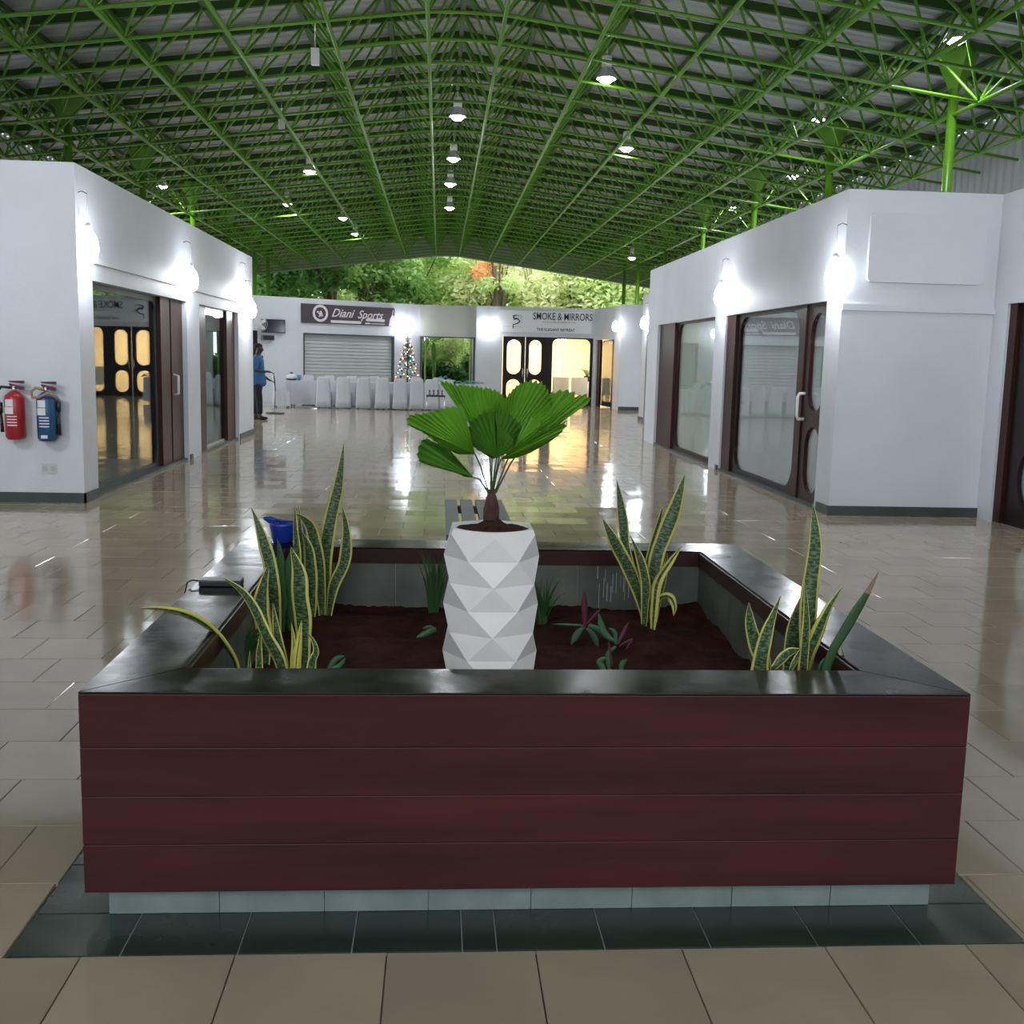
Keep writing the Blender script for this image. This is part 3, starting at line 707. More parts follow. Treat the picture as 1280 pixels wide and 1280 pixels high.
text_mesh('lettering', 'Sports', .62*H, M['pinkwhite'], SG, sp(.585,.36,.004), dv, bold=.004, shear=.45, sx=.94)
g = MB()
for x0_, x1_, z0_, z1_ in ((.30,.63,.06,.2),(.68,.89,.22,.37),(.67,.73,.07,.14),(.74,.89,.08,.12)):
    lp = rounded((x1_-x0_)*W, (z1_-z0_)*H, (z1_-z0_)*H*.48, 4); cc = sp((x0_+x1_)/2, (z0_+z1_)/2, .001); plate(g, lp, cc, dv, .006)
g.build('printed_bars', M['pinkwhite'], SG)
g = MB(); lp = [(0,0),(.34*H,0),(.34*H,.55*H),(.26*H,.62*H),(.30*H,.9*H),(.27*H,.92*H),(.2*H,.58*H),(.08*H,.4*H)]
plate(g, [(x-.34*H, z) for x, z in lp], sp(.995,.01,.001), dv, .005); g.build('pale_figure', M['pinkwhite'], SG)
# white sign (frontal)
wa = at(623,414,1,YS-.06); wb = at(739.5,417.5,1,YS-.06); wt = at(623,388,1,YS-.06)
W2 = wb.x-wa.x; zc = (at(680,416,1,YS-.06).z+at(680,388.7,1,YS-.06).z)/2; H2 = at(680,388.7,1,YS-.06).z-at(680,416,1,YS-.06).z
S2 = thing('shop_sign', (wa.x,YS-.06,zc-H2/2), 'white rounded sign board reading SMOKE & MIRRORS over the lit salon doors', 'sign')
g = plate(MB(), rounded(W2,H2,.05,4), (wa.x+W2/2,YS-.01,zc), (1,0,0), .05); g.build('board', M['sign_white'], S2)
fp = lambda x, z: (wa.x+x*W2, YS-.064, zc-H2/2+z*H2)
text_mesh('lettering', 'SMOKE & MIRRORS', .335*H2/.72, M['ink'], S2, fp(.365,.60), (1,0,0), bold=.002, sx=.76*W2/2.45*.69*.985)
text_mesh('lettering', 'THE ELEGANT RETREAT', .125*H2/.72, M['ink'], S2, fp(.41,.09), (1,0,0), bold=.002, sx=.95)
g = MB(); rr = random.Random(5); x = .47
while x < .83:
    w_ = rr.uniform(.008,.014); g.box(tuple(Vector(fp(x,.46))), tuple(Vector(fp(x+w_,.53))+Vector((0,.004,0)))); x += w_+rr.uniform(.004,.012)
g.build('small_print', M['gold'], S2)
g = MB(); pts = [(.155,.16),(.155,.34),(.20,.40),(.225,.50),(.20,.62),(.165,.60),(.155,.72),(.19,.78),(.215,.74)]
g.tube([Vector(fp(*p)) for p in pts], [.018,.02,.02,.03,.028,.045,.035,.014,.008], 6)
g.tube([Vector(fp(*p)) for p in [(.225,.80),(.245,.72),(.24,.62)]], [.004,.007,.003], 5); g.build('emblem', M['ink'], S2)
g = MB(); g.box(fp(.05,.24), (fp(.27,.24)[0], YS-.06, fp(0,.255)[2])); g.build('thin_line', M['gold'], S2)
# far salon contents
sx_c = (gx1+sx1)/2
def armchair(x, y, lab):
    t = thing('waiting_chair', (x,y,0), lab, 'chair', 'chairs inside the lit shop')
    g = MB(); g.box((x-.3,y-.3,.35),(x+.3,y+.3,.5)); g.build('seat', M['inner_grey'], t)
    g = MB(); g.box((x-.3,y-.32,.45),(x+.3,y-.24,1.0)); g.build('backrest', M['inner_grey'], t)
    for a in (-.26,.26):
        for b in (-.26,.26): MB().tube([(x+a,y+b,0),(x+a,y+b,.36)], .02, 6).build('leg', M['black'], t)
for u, l in ((700,'grey waiting chair behind the salon window, left one'),(723,'grey waiting chair behind the salon window, right one')):
    armchair(at(u,470,1,YS+.9).x, YS+.9, l)
px_ = at(734,465,1,YS+1.1).x
t = thing('potted_plant', (px_,YS+1.1,0), 'potted plant on a pale stand behind the salon window, at its right end', 'plant')
g = MB(); g.box((px_-.15,YS+.95,0),(px_+.15,YS+1.25,.85)); g.build('stand', M['white'], t)
g = MB(); g.lathe([(.09,0),(.13,.2),(.12,.2)], (px_,YS+1.1,.85), 12); g.build('pot', M['darksoil'], t)
for k in range(7):
    a = k*.9; g = MB(); g.tube([(px_,YS+1.1,1.0),(px_+.12*math.cos(a),YS+1.1+.1*math.sin(a),1.25),(px_+.3*math.cos(a),YS+1.1+.2*math.sin(a),1.3)], [.01,.035,.004], 5); g.build('leaf', LEAF['mid'], t)
# ================================================================ LEFT END WALL OBJECTS
def extinguisher(u, vt, vb, uc, colm, lab, hosem, mirror):
    c = at(uc, (vt+vb)/2, 1, YB-.11); zt2 = at(uc, vt, 1, YB-.11).z; zb2 = at(uc, vb, 1, YB-.11).z; x, y = c.x, YB-.11; Hh = zt2-zb2
    t = thing('fire_extinguisher', (x,y,zb2), lab, 'fire extinguisher', 'fire extinguishers on the left end wall')
    r = .098
    MB().lathe([(r*.8,0),(r,.03),(r,Hh*.70),(r*.85,Hh*.76),(r*.45,Hh*.815),(r*.25,Hh*.83)], (x,y,zb2), 24).build('cylinder', colm, t)
    g = MB(); n = 9
    for z0_, z1_, w_ in ((.44,.56,.85),(.57,.69,.75)):
        P = []
        for z in (z0_, z1_):
            for k in range(n): a = math.radians(-90-38*w_+k*76*w_/(n-1)); P.append((x+(r+.002)*math.cos(a)-.012, y+(r+.002)*math.sin(a), zb2+z*Hh))
        g.add(P, [(k,k+1,n+k+1,n+k) for k in range(n-1)])
    g.build('paper_label', M['paper'], t, fix=False, solid=.001)
    g = MB()
    for q in range(4):
        z = .24+.05*q; P = []
        for zz in (z, z+.018):
            for k in range(n): a = math.radians(-90-30+k*60/(n-1)); P.append((x+(r+.002)*math.cos(a), y+(r+.002)*math.sin(a), zb2+zz*Hh))
        g.add(P, [(k,k+1,n+k+1,n+k) for k in range(n-1)])
    g.build('instruction_print', M['pinkwhite'], t, fix=False, solid=.001)
    if mirror == 2:
        g = MB(); P = []
        for zz in (.05, .105):
            for k in range(n): a = math.radians(-90-20+k*38/(n-1)); P.append((x+(r+.002)*math.cos(a), y+(r+.002)*math.sin(a), zb2+zz*Hh))
        g.add(P, [(k,k+1,n+k+1,n+k) for k in range(n-1)]); g.build('white_sticker', M['paper'], t, fix=False, solid=.001)
    zn = zb2+Hh*.83
    MB().tube([(x,y,zn-.01),(x,y,zn+.05)], .024, 10).build('valve', M['chrome'], t)
    g = MB(); g.hexa([(x-.02,y-.02,zn+.03),(x+.10,y-.02,zn+.01),(x+.10,y+.02,zn+.01),(x-.02,y+.02,zn+.03),(x-.045,y-.02,zn+.075),(x+.095,y-.02,zn+.045),(x+.095,y+.02,zn+.045),(x-.045,y+.02,zn+.075)])
    g.hexa([(x-.03,y-.02,zn+.085),(x+.10,y-.02,zn+.075),(x+.10,y+.02,zn+.075),(x-.03,y+.02,zn+.085),(x-.05,y-.02,zn+.10),(x+.10,y-.02,zn+.105),(x+.10,y+.02,zn+.105),(x-.05,y+.02,zn+.10)]); g.build('lever', mat('lever_'+t.name, (.09,.012,.03), .4), t)
    if mirror == 1:
        g = MB(); g.tube([(x-.02,y,zn+.03),(x-.12,y-.01,zn+.04),(x-.17,y,zn-.02),(x-.155,y,zn-.12),(x-.14,y,zn-.2)], .014, 8); g.build('hose', M['black'], t)
        g = MB(); g.tube([(x-.14,y,zn-.12),(x-.14,y,zn-.23)], .022, 8); g.tube([(x-.14,y,zn-.23),(x-.13,y,zb2+Hh*.12)], [.014,.02], 8); g.build('nozzle', M['black'], t)
    else:
        g = MB(); g.tube([(x-.01,y-.02,zn+.02),(x-.09,y-.03,zn+.04),(x-.14,y-.02,zn+.0),(x-.12,y-.05,zn-.06),(x-.03,y-.11,zn-.055),(x+.05,y-.10,zn-.01),(x+.115,y-.03,zn-.05),(x+.125,y,zn-.1)], .014, 8); g.build('hose', hosem, t)
        g = MB(); g.tube([(x+.12,y,zn-.09),(x+.12,y,zn-.2)], .022, 8); g.tube([(x+.12,y,zn-.2),(x+.115,y,zb2+Hh*.1)], [.014,.024], 8); g.build('nozzle', M['black'], t)
    MB().box((x-.03,y+.05,zb2+Hh*.6),(x+.03,YB,zb2+Hh*.66)).build('bracket', M['black'], t)
extinguisher(0, 476, 549, 18.5, M['red'], 'red fire extinguisher with black hose on the left white wall', M['black'], 1)
extinguisher(0, 477, 551, 58.5, M['blue'], 'blue fire extinguisher with tan hose on the left white wall', M['hose'], 2)
a = at(52,579,1,YB-.01); b = at(71,592,1,YB-.01)
so = thing('wall_socket', ((a.x+b.x)/2,YB,(a.z+b.z)/2), 'white double socket plate low on the wall under the blue fire extinguisher', 'socket')
plate(MB(), rounded(abs(b.x-a.x),abs(a.z-b.z),.01,3), ((a.x+b.x)/2,YB,(a.z+b.z)/2), (1,0,0), .012).build('plate', mat('aged_white', (.60,.60,.57), .5), so)
g = MB()
for dx_ in (-.04,.04): g.box(((a.x+b.x)/2+dx_-.022,YB-.016,(a.z+b.z)/2-.025),((a.x+b.x)/2+dx_+.022,YB-.012,(a.z+b.z)/2+.025))
g.build('outlet', mat('socket_grey', (.5,.5,.48), .5), so)
# ================================================================ THE PLANTER
RW = .235; ZT, ZB = .674, .09
PL = thing('planter_box', ((BX0+BX1)/2,(BY0+BY1)/2,0), 'large square planter box clad in maroon boards with a black varnished rim', 'planter')
seams = [ZB, ZB+.142, ZB+.283, ZB+.425, ZT-.0065]
def board(p, q, nm='board'):
    mb = MB(); mb.box(p, q); o = mb.build(nm, M['wood'], PL)
    bv = o.modifiers.new('edge', 'BEVEL'); bv.width = .0018; bv.segments = 2; return o
rb = random.Random(9)
for z0_, z1_ in zip(seams, seams[1:]):
    j = rb.uniform(0,.0012)
    board((BX0,BY0+j,z0_+.0004),(BX1,BY0+.035,z1_-.0004)); board((BX0,BY1-.035,z0_+.001),(BX1,BY1,z1_-.001))
    board((BX0+.0015,BY0+.036,z0_+.001),(BX0+.036,BY1-.036,z1_-.001)); board((BX1-.036,BY0+.036,z0_+.001),(BX1-.0015,BY1-.036,z1_-.001))
# thin lip under the rim along the front
# rim boards with mitred corners
ix0, ix1, iy0, iy1 = BX0+RW, BX1-RW, BY0+RW, BY1-RW
def rimboard(P):
    mb = MB(); mb.hexa([(x,y,ZT-.006) for x, y in P]+[(x,y,ZT) for x, y in P]); o = mb.build('rim_board', M['rim'], PL)
    bv = o.modifiers.new('edge', 'BEVEL'); bv.width = .002; bv.segments = 2
e = .0008; ov = .0
rimboard([(BX0-ov,BY0-ov),(BX1+ov,BY0-ov),(ix1-e,iy0),(ix0+e,iy0)])
rimboard([(ix0,iy1),(ix1,iy1),(BX1+ov,BY1+ov),(BX0-ov,BY1+ov)])
rimboard([(BX0-ov,BY0+e),(ix0,iy0+e),(ix0,iy1-e),(BX0-ov,BY1-e)])
rimboard([(ix1,iy0+e),(BX1+ov,BY0+e),(BX1+ov,BY1-e),(ix1,iy1-e)])
# inner lip strips under the rim
for nm, a, b in (('inner_lip',(ix0,iy1-.012,ZT-.075),(ix1,iy1,ZT-.006)),('inner_lip',(ix0,iy0,ZT-.075),(ix1,iy0+.012,ZT-.006)),('inner_lip',(ix0,iy0+.012,ZT-.075),(ix0+.012,iy1-.012,ZT-.006)),('inner_lip',(ix1-.012,iy0+.012,ZT-.075),(ix1,iy1-.012,ZT-.006))):
    MB().box(a, b).build(nm, M['rimin'], PL)
# inner tiled wall: core + tiles
core = MB(); w_ = .03
core.box((ix0-.08,iy1+.005,.02),(ix1+.08,iy1+.11,ZT-.024)); core.box((ix0-.08,iy0-.11,.02),(ix1+.08,iy0-.005,ZT-.024)); core.box((ix0-.11,iy0-.005,.02),(ix0-.005,iy1+.005,ZT-.024)); core.box((ix1+.005,iy0-.005,.02),(ix1+.11,iy1+.005,ZT-.024))
cw = core.build('inner_wall', M['grout_light'], PL)
def intile(a, b): MB().box(a, b).build('tile', M['innertile'], cw)
xs = [ix0, .10, .40, .70, 1.0, ix1]; xs = [ix0, -.50, -.20]+xs[1:]
for a, b in zip(xs, xs[1:]):
    intile((a+.002,iy1-.004,.3),(b-.002,iy1+.006,ZT-.026)); intile((a+.002,iy0-.006,.3),(b-.002,iy0+.004,ZT-.026))
n = 7; dy = (iy1-iy0)/n
for k in range(n):
    intile((ix0-.006,iy0+k*dy+.002,.3),(ix0+.004,iy0+(k+1)*dy-.002,ZT-.026)); intile((ix1-.004,iy0+k*dy+.002,.3),(ix1+.006,iy0+(k+1)*dy-.002,ZT-.026))
g = MB(); rz_ = random.Random(8)
for k in range(15):
    x = .80+.2*k/15+rz_.uniform(-.008,.008); z1 = rz_.uniform(.48,.60); g.box((x,iy1-.0055,z1-rz_.uniform(.05,.16)),(x+rz_.uniform(.002,.005),iy1-.0035,z1))
g.build('lime_stain', mat('lime_white', (.42,.41,.40), .9), cw)
# kerb
kb = MB().box((BX0+KO+.012,BY0+KO+.012,0),(BX1-KO-.012,BY1-KO-.012,ZB+.02)).build('kerb', M['grout_light'], PL)
xs = [BX0+KO]+[-.61+.3*k for k in range(0, 7)]+[BX1-KO]
for a, b in zip(xs, xs[1:]):
    for y in (BY0+KO, BY1-KO-.012): MB().box((a+.0012,y,.001),(b-.0012,y+.012,ZB-.001)).build('tile', M['kerbtile'], kb)
ys = [BY0+KO+.012+.3*k for k in range(8)]+[BY1-KO-.012]
for a, b in zip(ys, ys[1:]):
    for x in (BX0+KO, BX1-KO-.012): MB().box((x,a+.0012,.001),(x+.012,b-.0012,ZB-.001)).build('tile', M['kerbtile'], kb)
# soil
def soil_z(x, y):
    r = .385+.02*math.sin(2.3*x+1)*math.cos(1.7*y)+.03*math.exp(-((x+.28)**2+(y-4.75)**2)/.12)+.012*math.sin(9*x+4*y)+.01*math.sin(13*y-7*x)
    return r+.018*math.exp(-((x-.75)**2+(y-4.9)**2)/.08)-.02*math.exp(-((x-.55)**2+(y-4.0)**2)/.05)
g = MB(); NX, NY = 90, 90; rs = random.Random(2); P = []
for j in range(NY+1):
    for i in range(NX+1):
        x = ix0-.003+(ix1-ix0+.006)*i/NX; y = iy0-.003+(iy1-iy0+.006)*j/NY
        P.append((x, y, soil_z(x,y)+rs.uniform(-.006,.007)))
g.add(P, [(j*(NX+1)+i, j*(NX+1)+i+1, (j+1)*(NX+1)+i+1, (j+1)*(NX+1)+i) for j in range(NY) for i in range(NX)], smooth=True)
g.build('soil', M['soil'], PL, fix=False)['kind'] = 'stuff'
# ================================================================ WHITE FACETED POT + PALM
PX, PY, PR = .213, 4.10, .186
PZ0, PZ1 = .36, .958
POT = thing('faceted_pot', (PX,PY,PZ0), 'white planter pot with a faceted triangle surface standing in the soil', 'plant pot')
g = MB(); n = 6; step = .0955; zs = [PZ1-.018-k*step for k in range(7)]; zs[-1] = min(zs[-1], PZ0+.004) if zs[-1] > PZ0 else PZ0
rings = []
for k, z in enumerate(zs):
    off = 0 if k % 2 == 0 else .5
    rr_ = PR if k else PR*.985
    rings.append([(PX+rr_*math.cos(2*math.pi*(i+off)/n+math.radians(-90)), PY+rr_*math.sin(2*math.pi*(i+off)/n+math.radians(-90)), z) for i in range(n)])
V = [p for r in rings for p in r]; Fc = []
for k in range(len(zs)-1):
    for i in range(n):
        j = (i+1) % n
        if k % 2 == 0: Fc += [(k*n+i,(k+1)*n+i,k*n+j),(k*n+j,(k+1)*n+i,(k+1)*n+j)]
        else: Fc += [(k*n+i,(k+1)*n+i,(k+1)*n+j),(k*n+i,(k+1)*n+j,k*n+j)]
b0 = g.add(V, Fc)
# rim: top ring -> lip -> inner bowl
lip = []
for i in range(n): a = 2*math.pi*i/n+math.radians(-90); lip.append((PX+PR*.95*math.cos(a), PY+PR*.95*math.sin(a), PZ1))
nI = 24; inn = [(PX+.150*math.cos(2*math.pi*i/nI+math.radians(-90)), PY+.150*math.sin(2*math.pi*i/nI+math.radians(-90)), PZ1) for i in range(nI)]
inn2 = [(x, y, PZ1-.06) for x, y, z in inn]
b1 = g.add(lip+inn+inn2, [])
for i in range(n):
    j = (i+1) % n; g.f.append([b0+i, b0+j, b1+j, b1+i]); g.m.append(0); g.sm.append(False)
    ks = [b1+n+(i*4+q) % nI for q in range(5)]
    g.f.append([b1+i, b1+j]+ks[::-1]); g.m.append(0); g.sm.append(False)
for i in range(nI):
    j = (i+1) % nI; g.f.append([b1+n+i, b1+n+j, b1+n+nI+j, b1+n+nI+i]); g.m.append(0); g.sm.append(True)
g.build('shell', M['pot'], POT)
g = MB(); P = [(PX,PY,PZ1+.03)]; NR, NA = 10, 32
for r in range(1, NR+1):
    for a in range(NA):
        rr_ = .151*r/NR; P.append((PX+rr_*math.cos(2*math.pi*a/NA), PY+rr_*math.sin(2*math.pi*a/NA), PZ1-.012+.045*math.exp(-(rr_/.06)**2)+rs.uniform(-.004,.004)))
Fc = [(0,1+a,1+(a+1)%NA) for a in range(NA)]+[(1+(r-1)*NA+a,1+r*NA+a,1+r*NA+(a+1)%NA,1+(r-1)*NA+(a+1)%NA) for r in range(1,NR) for a in range(NA)]
g.add(P, Fc, smooth=True); g.build('potting_soil', M['darksoil'], POT, fix=False)
# palm
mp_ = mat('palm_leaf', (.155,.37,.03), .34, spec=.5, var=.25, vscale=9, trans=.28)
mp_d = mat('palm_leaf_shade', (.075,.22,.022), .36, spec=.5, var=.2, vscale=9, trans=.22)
mst = mat('palm_petiole', (.07,.11,.03), .5)
mtk = mat('palm_trunk', (.075,.028,.018), .85, var=.4, vscale=20, bump=.6, bscale=60)
PALM = thing('fan_palm', (PX,PY,PZ1), 'young fan palm with round pleated green leaves in the white faceted pot', 'plant')
SC = PY/FPX
def ip(u, v, y=PY): return at(u, v, 1, y)
g = MB(); g.tube([ip(613,660),ip(613,648),ip(614,632),ip(615,622),ip(614,612)], [.030,.024,.021,.019,.012], 10); g.tube([ip(607,655,PY-.01),ip(608,636),ip(611,618)],[.01,.012,.006],7); g.tube([ip(621,652),ip(621,634),ip(618,620)],[.008,.01,.006],7)
g.build('trunk', mtk, PALM)
def fan(hub, edge, y0, slope, nseg, m_=mp_, seed=0, wave=.006, bow=0.0):
    "pleated fan from the hub to a free edge given by photograph points; slope = depth gained per metre of radius"
    r_ = random.Random(seed); h = ip(hub[0], hub[1], y0)
    E = [Vector(e) for e in edge]; cum = [0]
    for a, b in zip(E, E[1:]): cum.append(cum[-1]+(b-a).length)
    na = nseg*2; nr = 9; P = []; g = MB()
    for i in range(na+1):
        q = cum[-1]*i/na; k = 0
        while k < len(E)-2 and cum[k+1] < q: k += 1
        t = (q-cum[k])/max(1e-6, cum[k+1]-cum[k]); e = E[k].lerp(E[k+1], t)
        e = Vector(hub)+(e-Vector(hub))*((1 if i % 2 else .955)*(1+r_.uniform(-.012,.012)))
        p = ip(e.x, e.y, y0); R_ = (p-h).length; T_ = -1+2*i/na
        for k in range(nr+1):
            s = (k/nr)**.9; c = h.lerp(p, s)
            c.y += slope*R_*s + bow*R_*T_*T_*s + (wave*s if i % 2 else -wave*s) + .02*R_*math.sin(T_*6+seed)*s*3
            P.append(c)
    w = nr+1
    g.add(P, [(i*w+k, (i+1)*w+k, (i+1)*w+k+1, i*w+k+1) for i in range(na) for k in range(nr)])
    g.build('leaf', m_, PALM, fix=False, solid=.0012)
    return (h, hub, y0)
hubs = []
hubs.append(fan((650,562), [(686,500),(693,491),(703,489),(712,488),(722,489),(728,496),(740,493),(748,498),(747,505),(738,510),(725,517),(712,524),(706,530)], PY+.10, .5, 13, seed=6))
hubs.append(fan((612,566), [(548,477),(557,476),(566,480),(580,480),(596,483),(612,485),(625,488),(634,497),(641,513),(636,522)], PY+.04, .55, 20, seed=1))
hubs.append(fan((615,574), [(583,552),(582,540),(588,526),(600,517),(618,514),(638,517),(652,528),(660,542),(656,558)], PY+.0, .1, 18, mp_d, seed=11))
hubs.append(fan((626,563), [(628,505),(634,496),(640,489),(650,480),(660,475),(672,474),(682,478),(690,488),(694,500),(694,515),(688,528)], PY+.05, .25, 18, seed=5))
hubs.append(fan((594,568), [(578,505),(566,507),(552,509),(538,513),(524,516),(508,519),(505,528),(514,533),(526,538),(540,549),(556,560),(572,568)], PY-.02, -.1, 20, seed=2, bow=.1))
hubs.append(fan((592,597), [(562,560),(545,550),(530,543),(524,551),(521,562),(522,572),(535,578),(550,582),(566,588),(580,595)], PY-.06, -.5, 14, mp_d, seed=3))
hubs.append(fan((643,558), [(650,538),(653,529),(656,522),(664,520),(675,524),(676,533),(668,542)], PY-.05, -.2, 8, seed=8, wave=.003))
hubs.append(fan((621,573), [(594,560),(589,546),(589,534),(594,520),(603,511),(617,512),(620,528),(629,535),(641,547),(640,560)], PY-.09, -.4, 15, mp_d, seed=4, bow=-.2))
hubs.append(fan((626,574), [(662,540),(676,537),(690,532),(706,523),(705,533),(698,542),(688,550),(676,557),(662,565),(648,571),(640,573)], PY-.05, -.3, 16, seed=7))
g0 = (614,616)
for (h, px2, yy) in hubs:
    g = MB(); a = ip(g0[0]+(px2[0]-614)*.15, g0[1], PY); m1 = a*.45+h*.55+Vector(((h.x-a.x)*.05,0,.02)); g.tube([a, a*.75+m1*.25, m1, h], [.0042,.0038,.0032,.003], 6); g.build('petiole', mst, PALM)

# ================================================================ SNAKE PLANTS
def band_mat():
    m = bpy.data.materials.new('banded_leaf_green'); m.use_nodes = True; nt = m.node_tree; N = nt.nodes; L = nt.links; b = N['Principled BSDF']
    tc = N.new('ShaderNodeTexCoord'); mp = N.new('ShaderNodeMapping'); mp.inputs['Scale'].default_value = (1.2, 55, 1); L.new(tc.outputs['UV'], mp.inputs[0])
    nz = N.new('ShaderNodeTexNoise'); nz.inputs['Scale'].default_value = 2.2; nz.inputs['Detail'].default_value = 5; L.new(mp.outputs[0], nz.inputs['Vector'])
    cr = N.new('ShaderNodeValToRGB'); e_ = cr.color_ramp.elements; e_[0].position = .44; e_[0].color = (.011,.036,.013,1); e_[1].position = .60; e_[1].color = (.12,.18,.085,1)
    L.new(nz.outputs[0], cr.inputs[0]); L.new(cr.outputs[0], b.inputs['Base Color']); b.inputs['Roughness'].default_value = .4; return m
SN = [band_mat(), mat('leaf_margin_yellow', (.56,.50,.10), .45, var=.12), mat('plain_snake_green', (.03,.085,.025), .4, var=.3), mat('dry_leaf_tip', (.28,.16,.10), .7)]
def vleaf(plant, pts, w_px, y0, y1=None, yaw=0, margin=.155, plain=False, drytip=False, tobase=True, wpos=.5, nm='leaf', mats=None, fold=.18, soilz=None):
    "leaf through photograph pixels; y0 depth at the foot, y1 at the tip"
    y1 = y0 if y1 is None else y1; n = len(pts); Q = []
    for i, (u, v) in enumerate(pts): Q.append(at(u, v, 1, y0+(y1-y0)*(i/(n-1))))
    if tobase:
        zf = (soilz if soilz is not None else soil_z(Q[0].x, Q[0].y))-.01
        if Q[0].z > zf+.03: Q = [Vector((Q[0].x+(Q[0].x-Q[1].x)*.3, Q[0].y, zf))]+Q
    # resample catmull-rom
    S = []; K = len(Q)
    for i in range(K-1):
        p0, p1, p2, p3 = Q[max(i-1,0)], Q[i], Q[i+1], Q[min(i+2,K-1)]
        for s in range(5):
            t = s/5; S.append(.5*((2*p1)+(p2-p0)*t+(2*p0-5*p1+4*p2-p3)*t*t+(3*p1-p0-3*p2+p3)*t**3))
    S.append(Q[-1]); m = len(S); cum = [0]
    for i in range(1, m): cum.append(cum[-1]+(S[i]-S[i-1]).length)
    Lt = cum[-1]; wm = w_px*(y0/FPX)/max(.35, math.cos(math.radians(yaw)))
    g = MB(); mi_c = 2 if plain else 0; P = []; uvs = []
    cols = [-1, -1+2*margin, 0, 1-2*margin, 1] if not plain else [-1, -.5, 0, .5, 1]
    vd = Vector((0,1,0))
    for i in range(m):
        t = cum[i]/Lt; tg = (S[min(i+1,m-1)]-S[max(i-1,0)]).normalized()
        side = tg.cross(vd); side = side.normalized() if side.length > .05 else Vector((1,0,0))
        nrm = side.cross(tg).normalized(); ya = math.radians(yaw+12*math.sin(t*4+w_px)); sd = side*math.cos(ya)+nrm*math.sin(ya); nn = nrm*math.cos(ya)-side*math.sin(ya)
        if t < wpos: f = .5+.5*math.sin(math.pi/2*t/wpos)
        else: q = (t-wpos)/(1-wpos); f = max(0, 1-q**2.1)
        hw = wm/2*f*(1+.05*math.sin(t*19+w_px))
        for c in cols:
            P.append(S[i]+sd*(hw*c)+nn*(hw*fold*abs(c)*1.0)); uvs.append((c*.5+.5, cum[i]))
    base = g.add(P, []); k = len(cols)
    for idx, uv_ in enumerate(uvs): g.uv[base+idx] = uv_
    for i in range(m-1):
        for c in range(k-1):
            g.f.append([base+i*k+c, base+(i+1)*k+c, base+(i+1)*k+c+1, base+i*k+c+1])
            mm = mi_c if (plain or 0 < c < k-2) else 1
            if drytip and cum[i]/Lt > .86: mm = 3
            g.m.append(mm); g.sm.append(True)
    return g.build(nm, mats or SN, plant, fix=False, solid=.0028)
def plant(nm, u, v, y, lab, grp='snake plants in the planter', cat='plant'):
    p = at(u, v, 1, y); return thing(nm, (p.x, y, soil_z(p.x, y)), lab, cat, grp)
# A back left
t = plant('snake_plant', 410, 755, 4.95, 'tallest snake plant, back left in the planter, beside the concrete inner wall')
vleaf(t, [(409,756),(406,699),(413,650),(423,606),(430,553)], 19, 4.95, wpos=.45)
vleaf(t, [(412,760),(417,732),(430,703),(433,667),(428,633)], 15, 4.9, yaw=20)
vleaf(t, [(402,752),(399,712),(390,665),(381,650),(369,641)], 17, 4.9, 4.8, yaw=-15, wpos=.6)
vleaf(t, [(389,750),(387,700),(384,680),(377,664)], 18, 4.85)
vleaf(t, [(372,745),(371,690),(369,660),(369,630)], 9, 4.8, yaw=40)
vleaf(t, [(382,745),(378,690),(375,660),(374,633)], 8, 4.95, yaw=40)
# B1 mid-left group
t = plant('snake_plant', 345, 770, 4.45, 'leafy snake plant at the left side of the planter, in front of the blue jug')
vleaf(t, [(344,770),(338,712),(331,683),(323,657),(314,634)], 19, 4.45, wpos=.5)
vleaf(t, [(330,790),(326,760),(329,733),(336,705)], 21, 4.2, wpos=.45)
vleaf(t, [(378,780),(374,745),(373,715),(363,683)], 25, 4.1, wpos=.55, yaw=10)
vleaf(t, [(352,780),(352,720),(350,690),(346,672)], 14, 4.6, plain=True)
vleaf(t, [(362,780),(360,730),(362,700),(368,680)], 13, 4.6, plain=True)
# B2 front left group
t = plant('snake_plant', 352, 835, 3.45, 'snake plant at the front left whose long leaf droops over the rim')
vleaf(t, [(352,836),(333,796),(318,762),(302,739),(278,721)], 18, 3.5, 3.6, wpos=.5, yaw=15)
vleaf(t, [(355,836),(347,797),(341,752)], 13, 3.55)
vleaf(t, [(296,836),(282,808),(261,784),(232,768),(200,761),(175,760)], 13, 3.6, 3.45, wpos=.55, yaw=35, margin=.32)
vleaf(t, [(370,836),(374,800),(377,774)], 13, 3.4, margin=.45)
vleaf(t, [(367,836),(367,800),(364,778)], 9, 3.5, margin=.4)
vleaf(t, [(389,836),(395,815),(391,800),(383,790)], 14, 3.35, wpos=.4)
vleaf(t, [(324,836),(324,815),(326,790)], 11, 3.5)
vleaf(t, [(312,836),(312,822),(313,810)], 6, 3.4)
# C back right
t = plant('snake_plant', 812, 760, 4.85, 'snake plant at the back right of the planter with leaves spreading like a V')
vleaf(t, [(803,757),(788,716),(771,683),(753,648)], 18, 4.85, wpos=.62)
vleaf(t, [(803,757),(790,715),(782,685),(778,645),(771,600)], 13, 4.95, wpos=.68, margin=.12)
vleaf(t, [(806,758),(807,729),(800,698),(788,670)], 13, 4.8)
vleaf(t, [(812,757),(810,716),(818,678),(828,634)], 13, 4.9)
vleaf(t, [(812,757),(820,700),(831,668),(844,635),(856,593)], 20, 4.85, wpos=.66, yaw=15)
vleaf(t, [(818,757),(822,728),(838,702),(853,682)], 11, 4.75, yaw=30, margin=.35)
vleaf(t, [(816,757),(828,746),(838,747),(843,758),(842,770)], 10, 4.8, 4.7, tobase=False, margin=.35)
vleaf(t, [(822,757),(830,722),(834,690)], 9, 4.9, margin=.15)
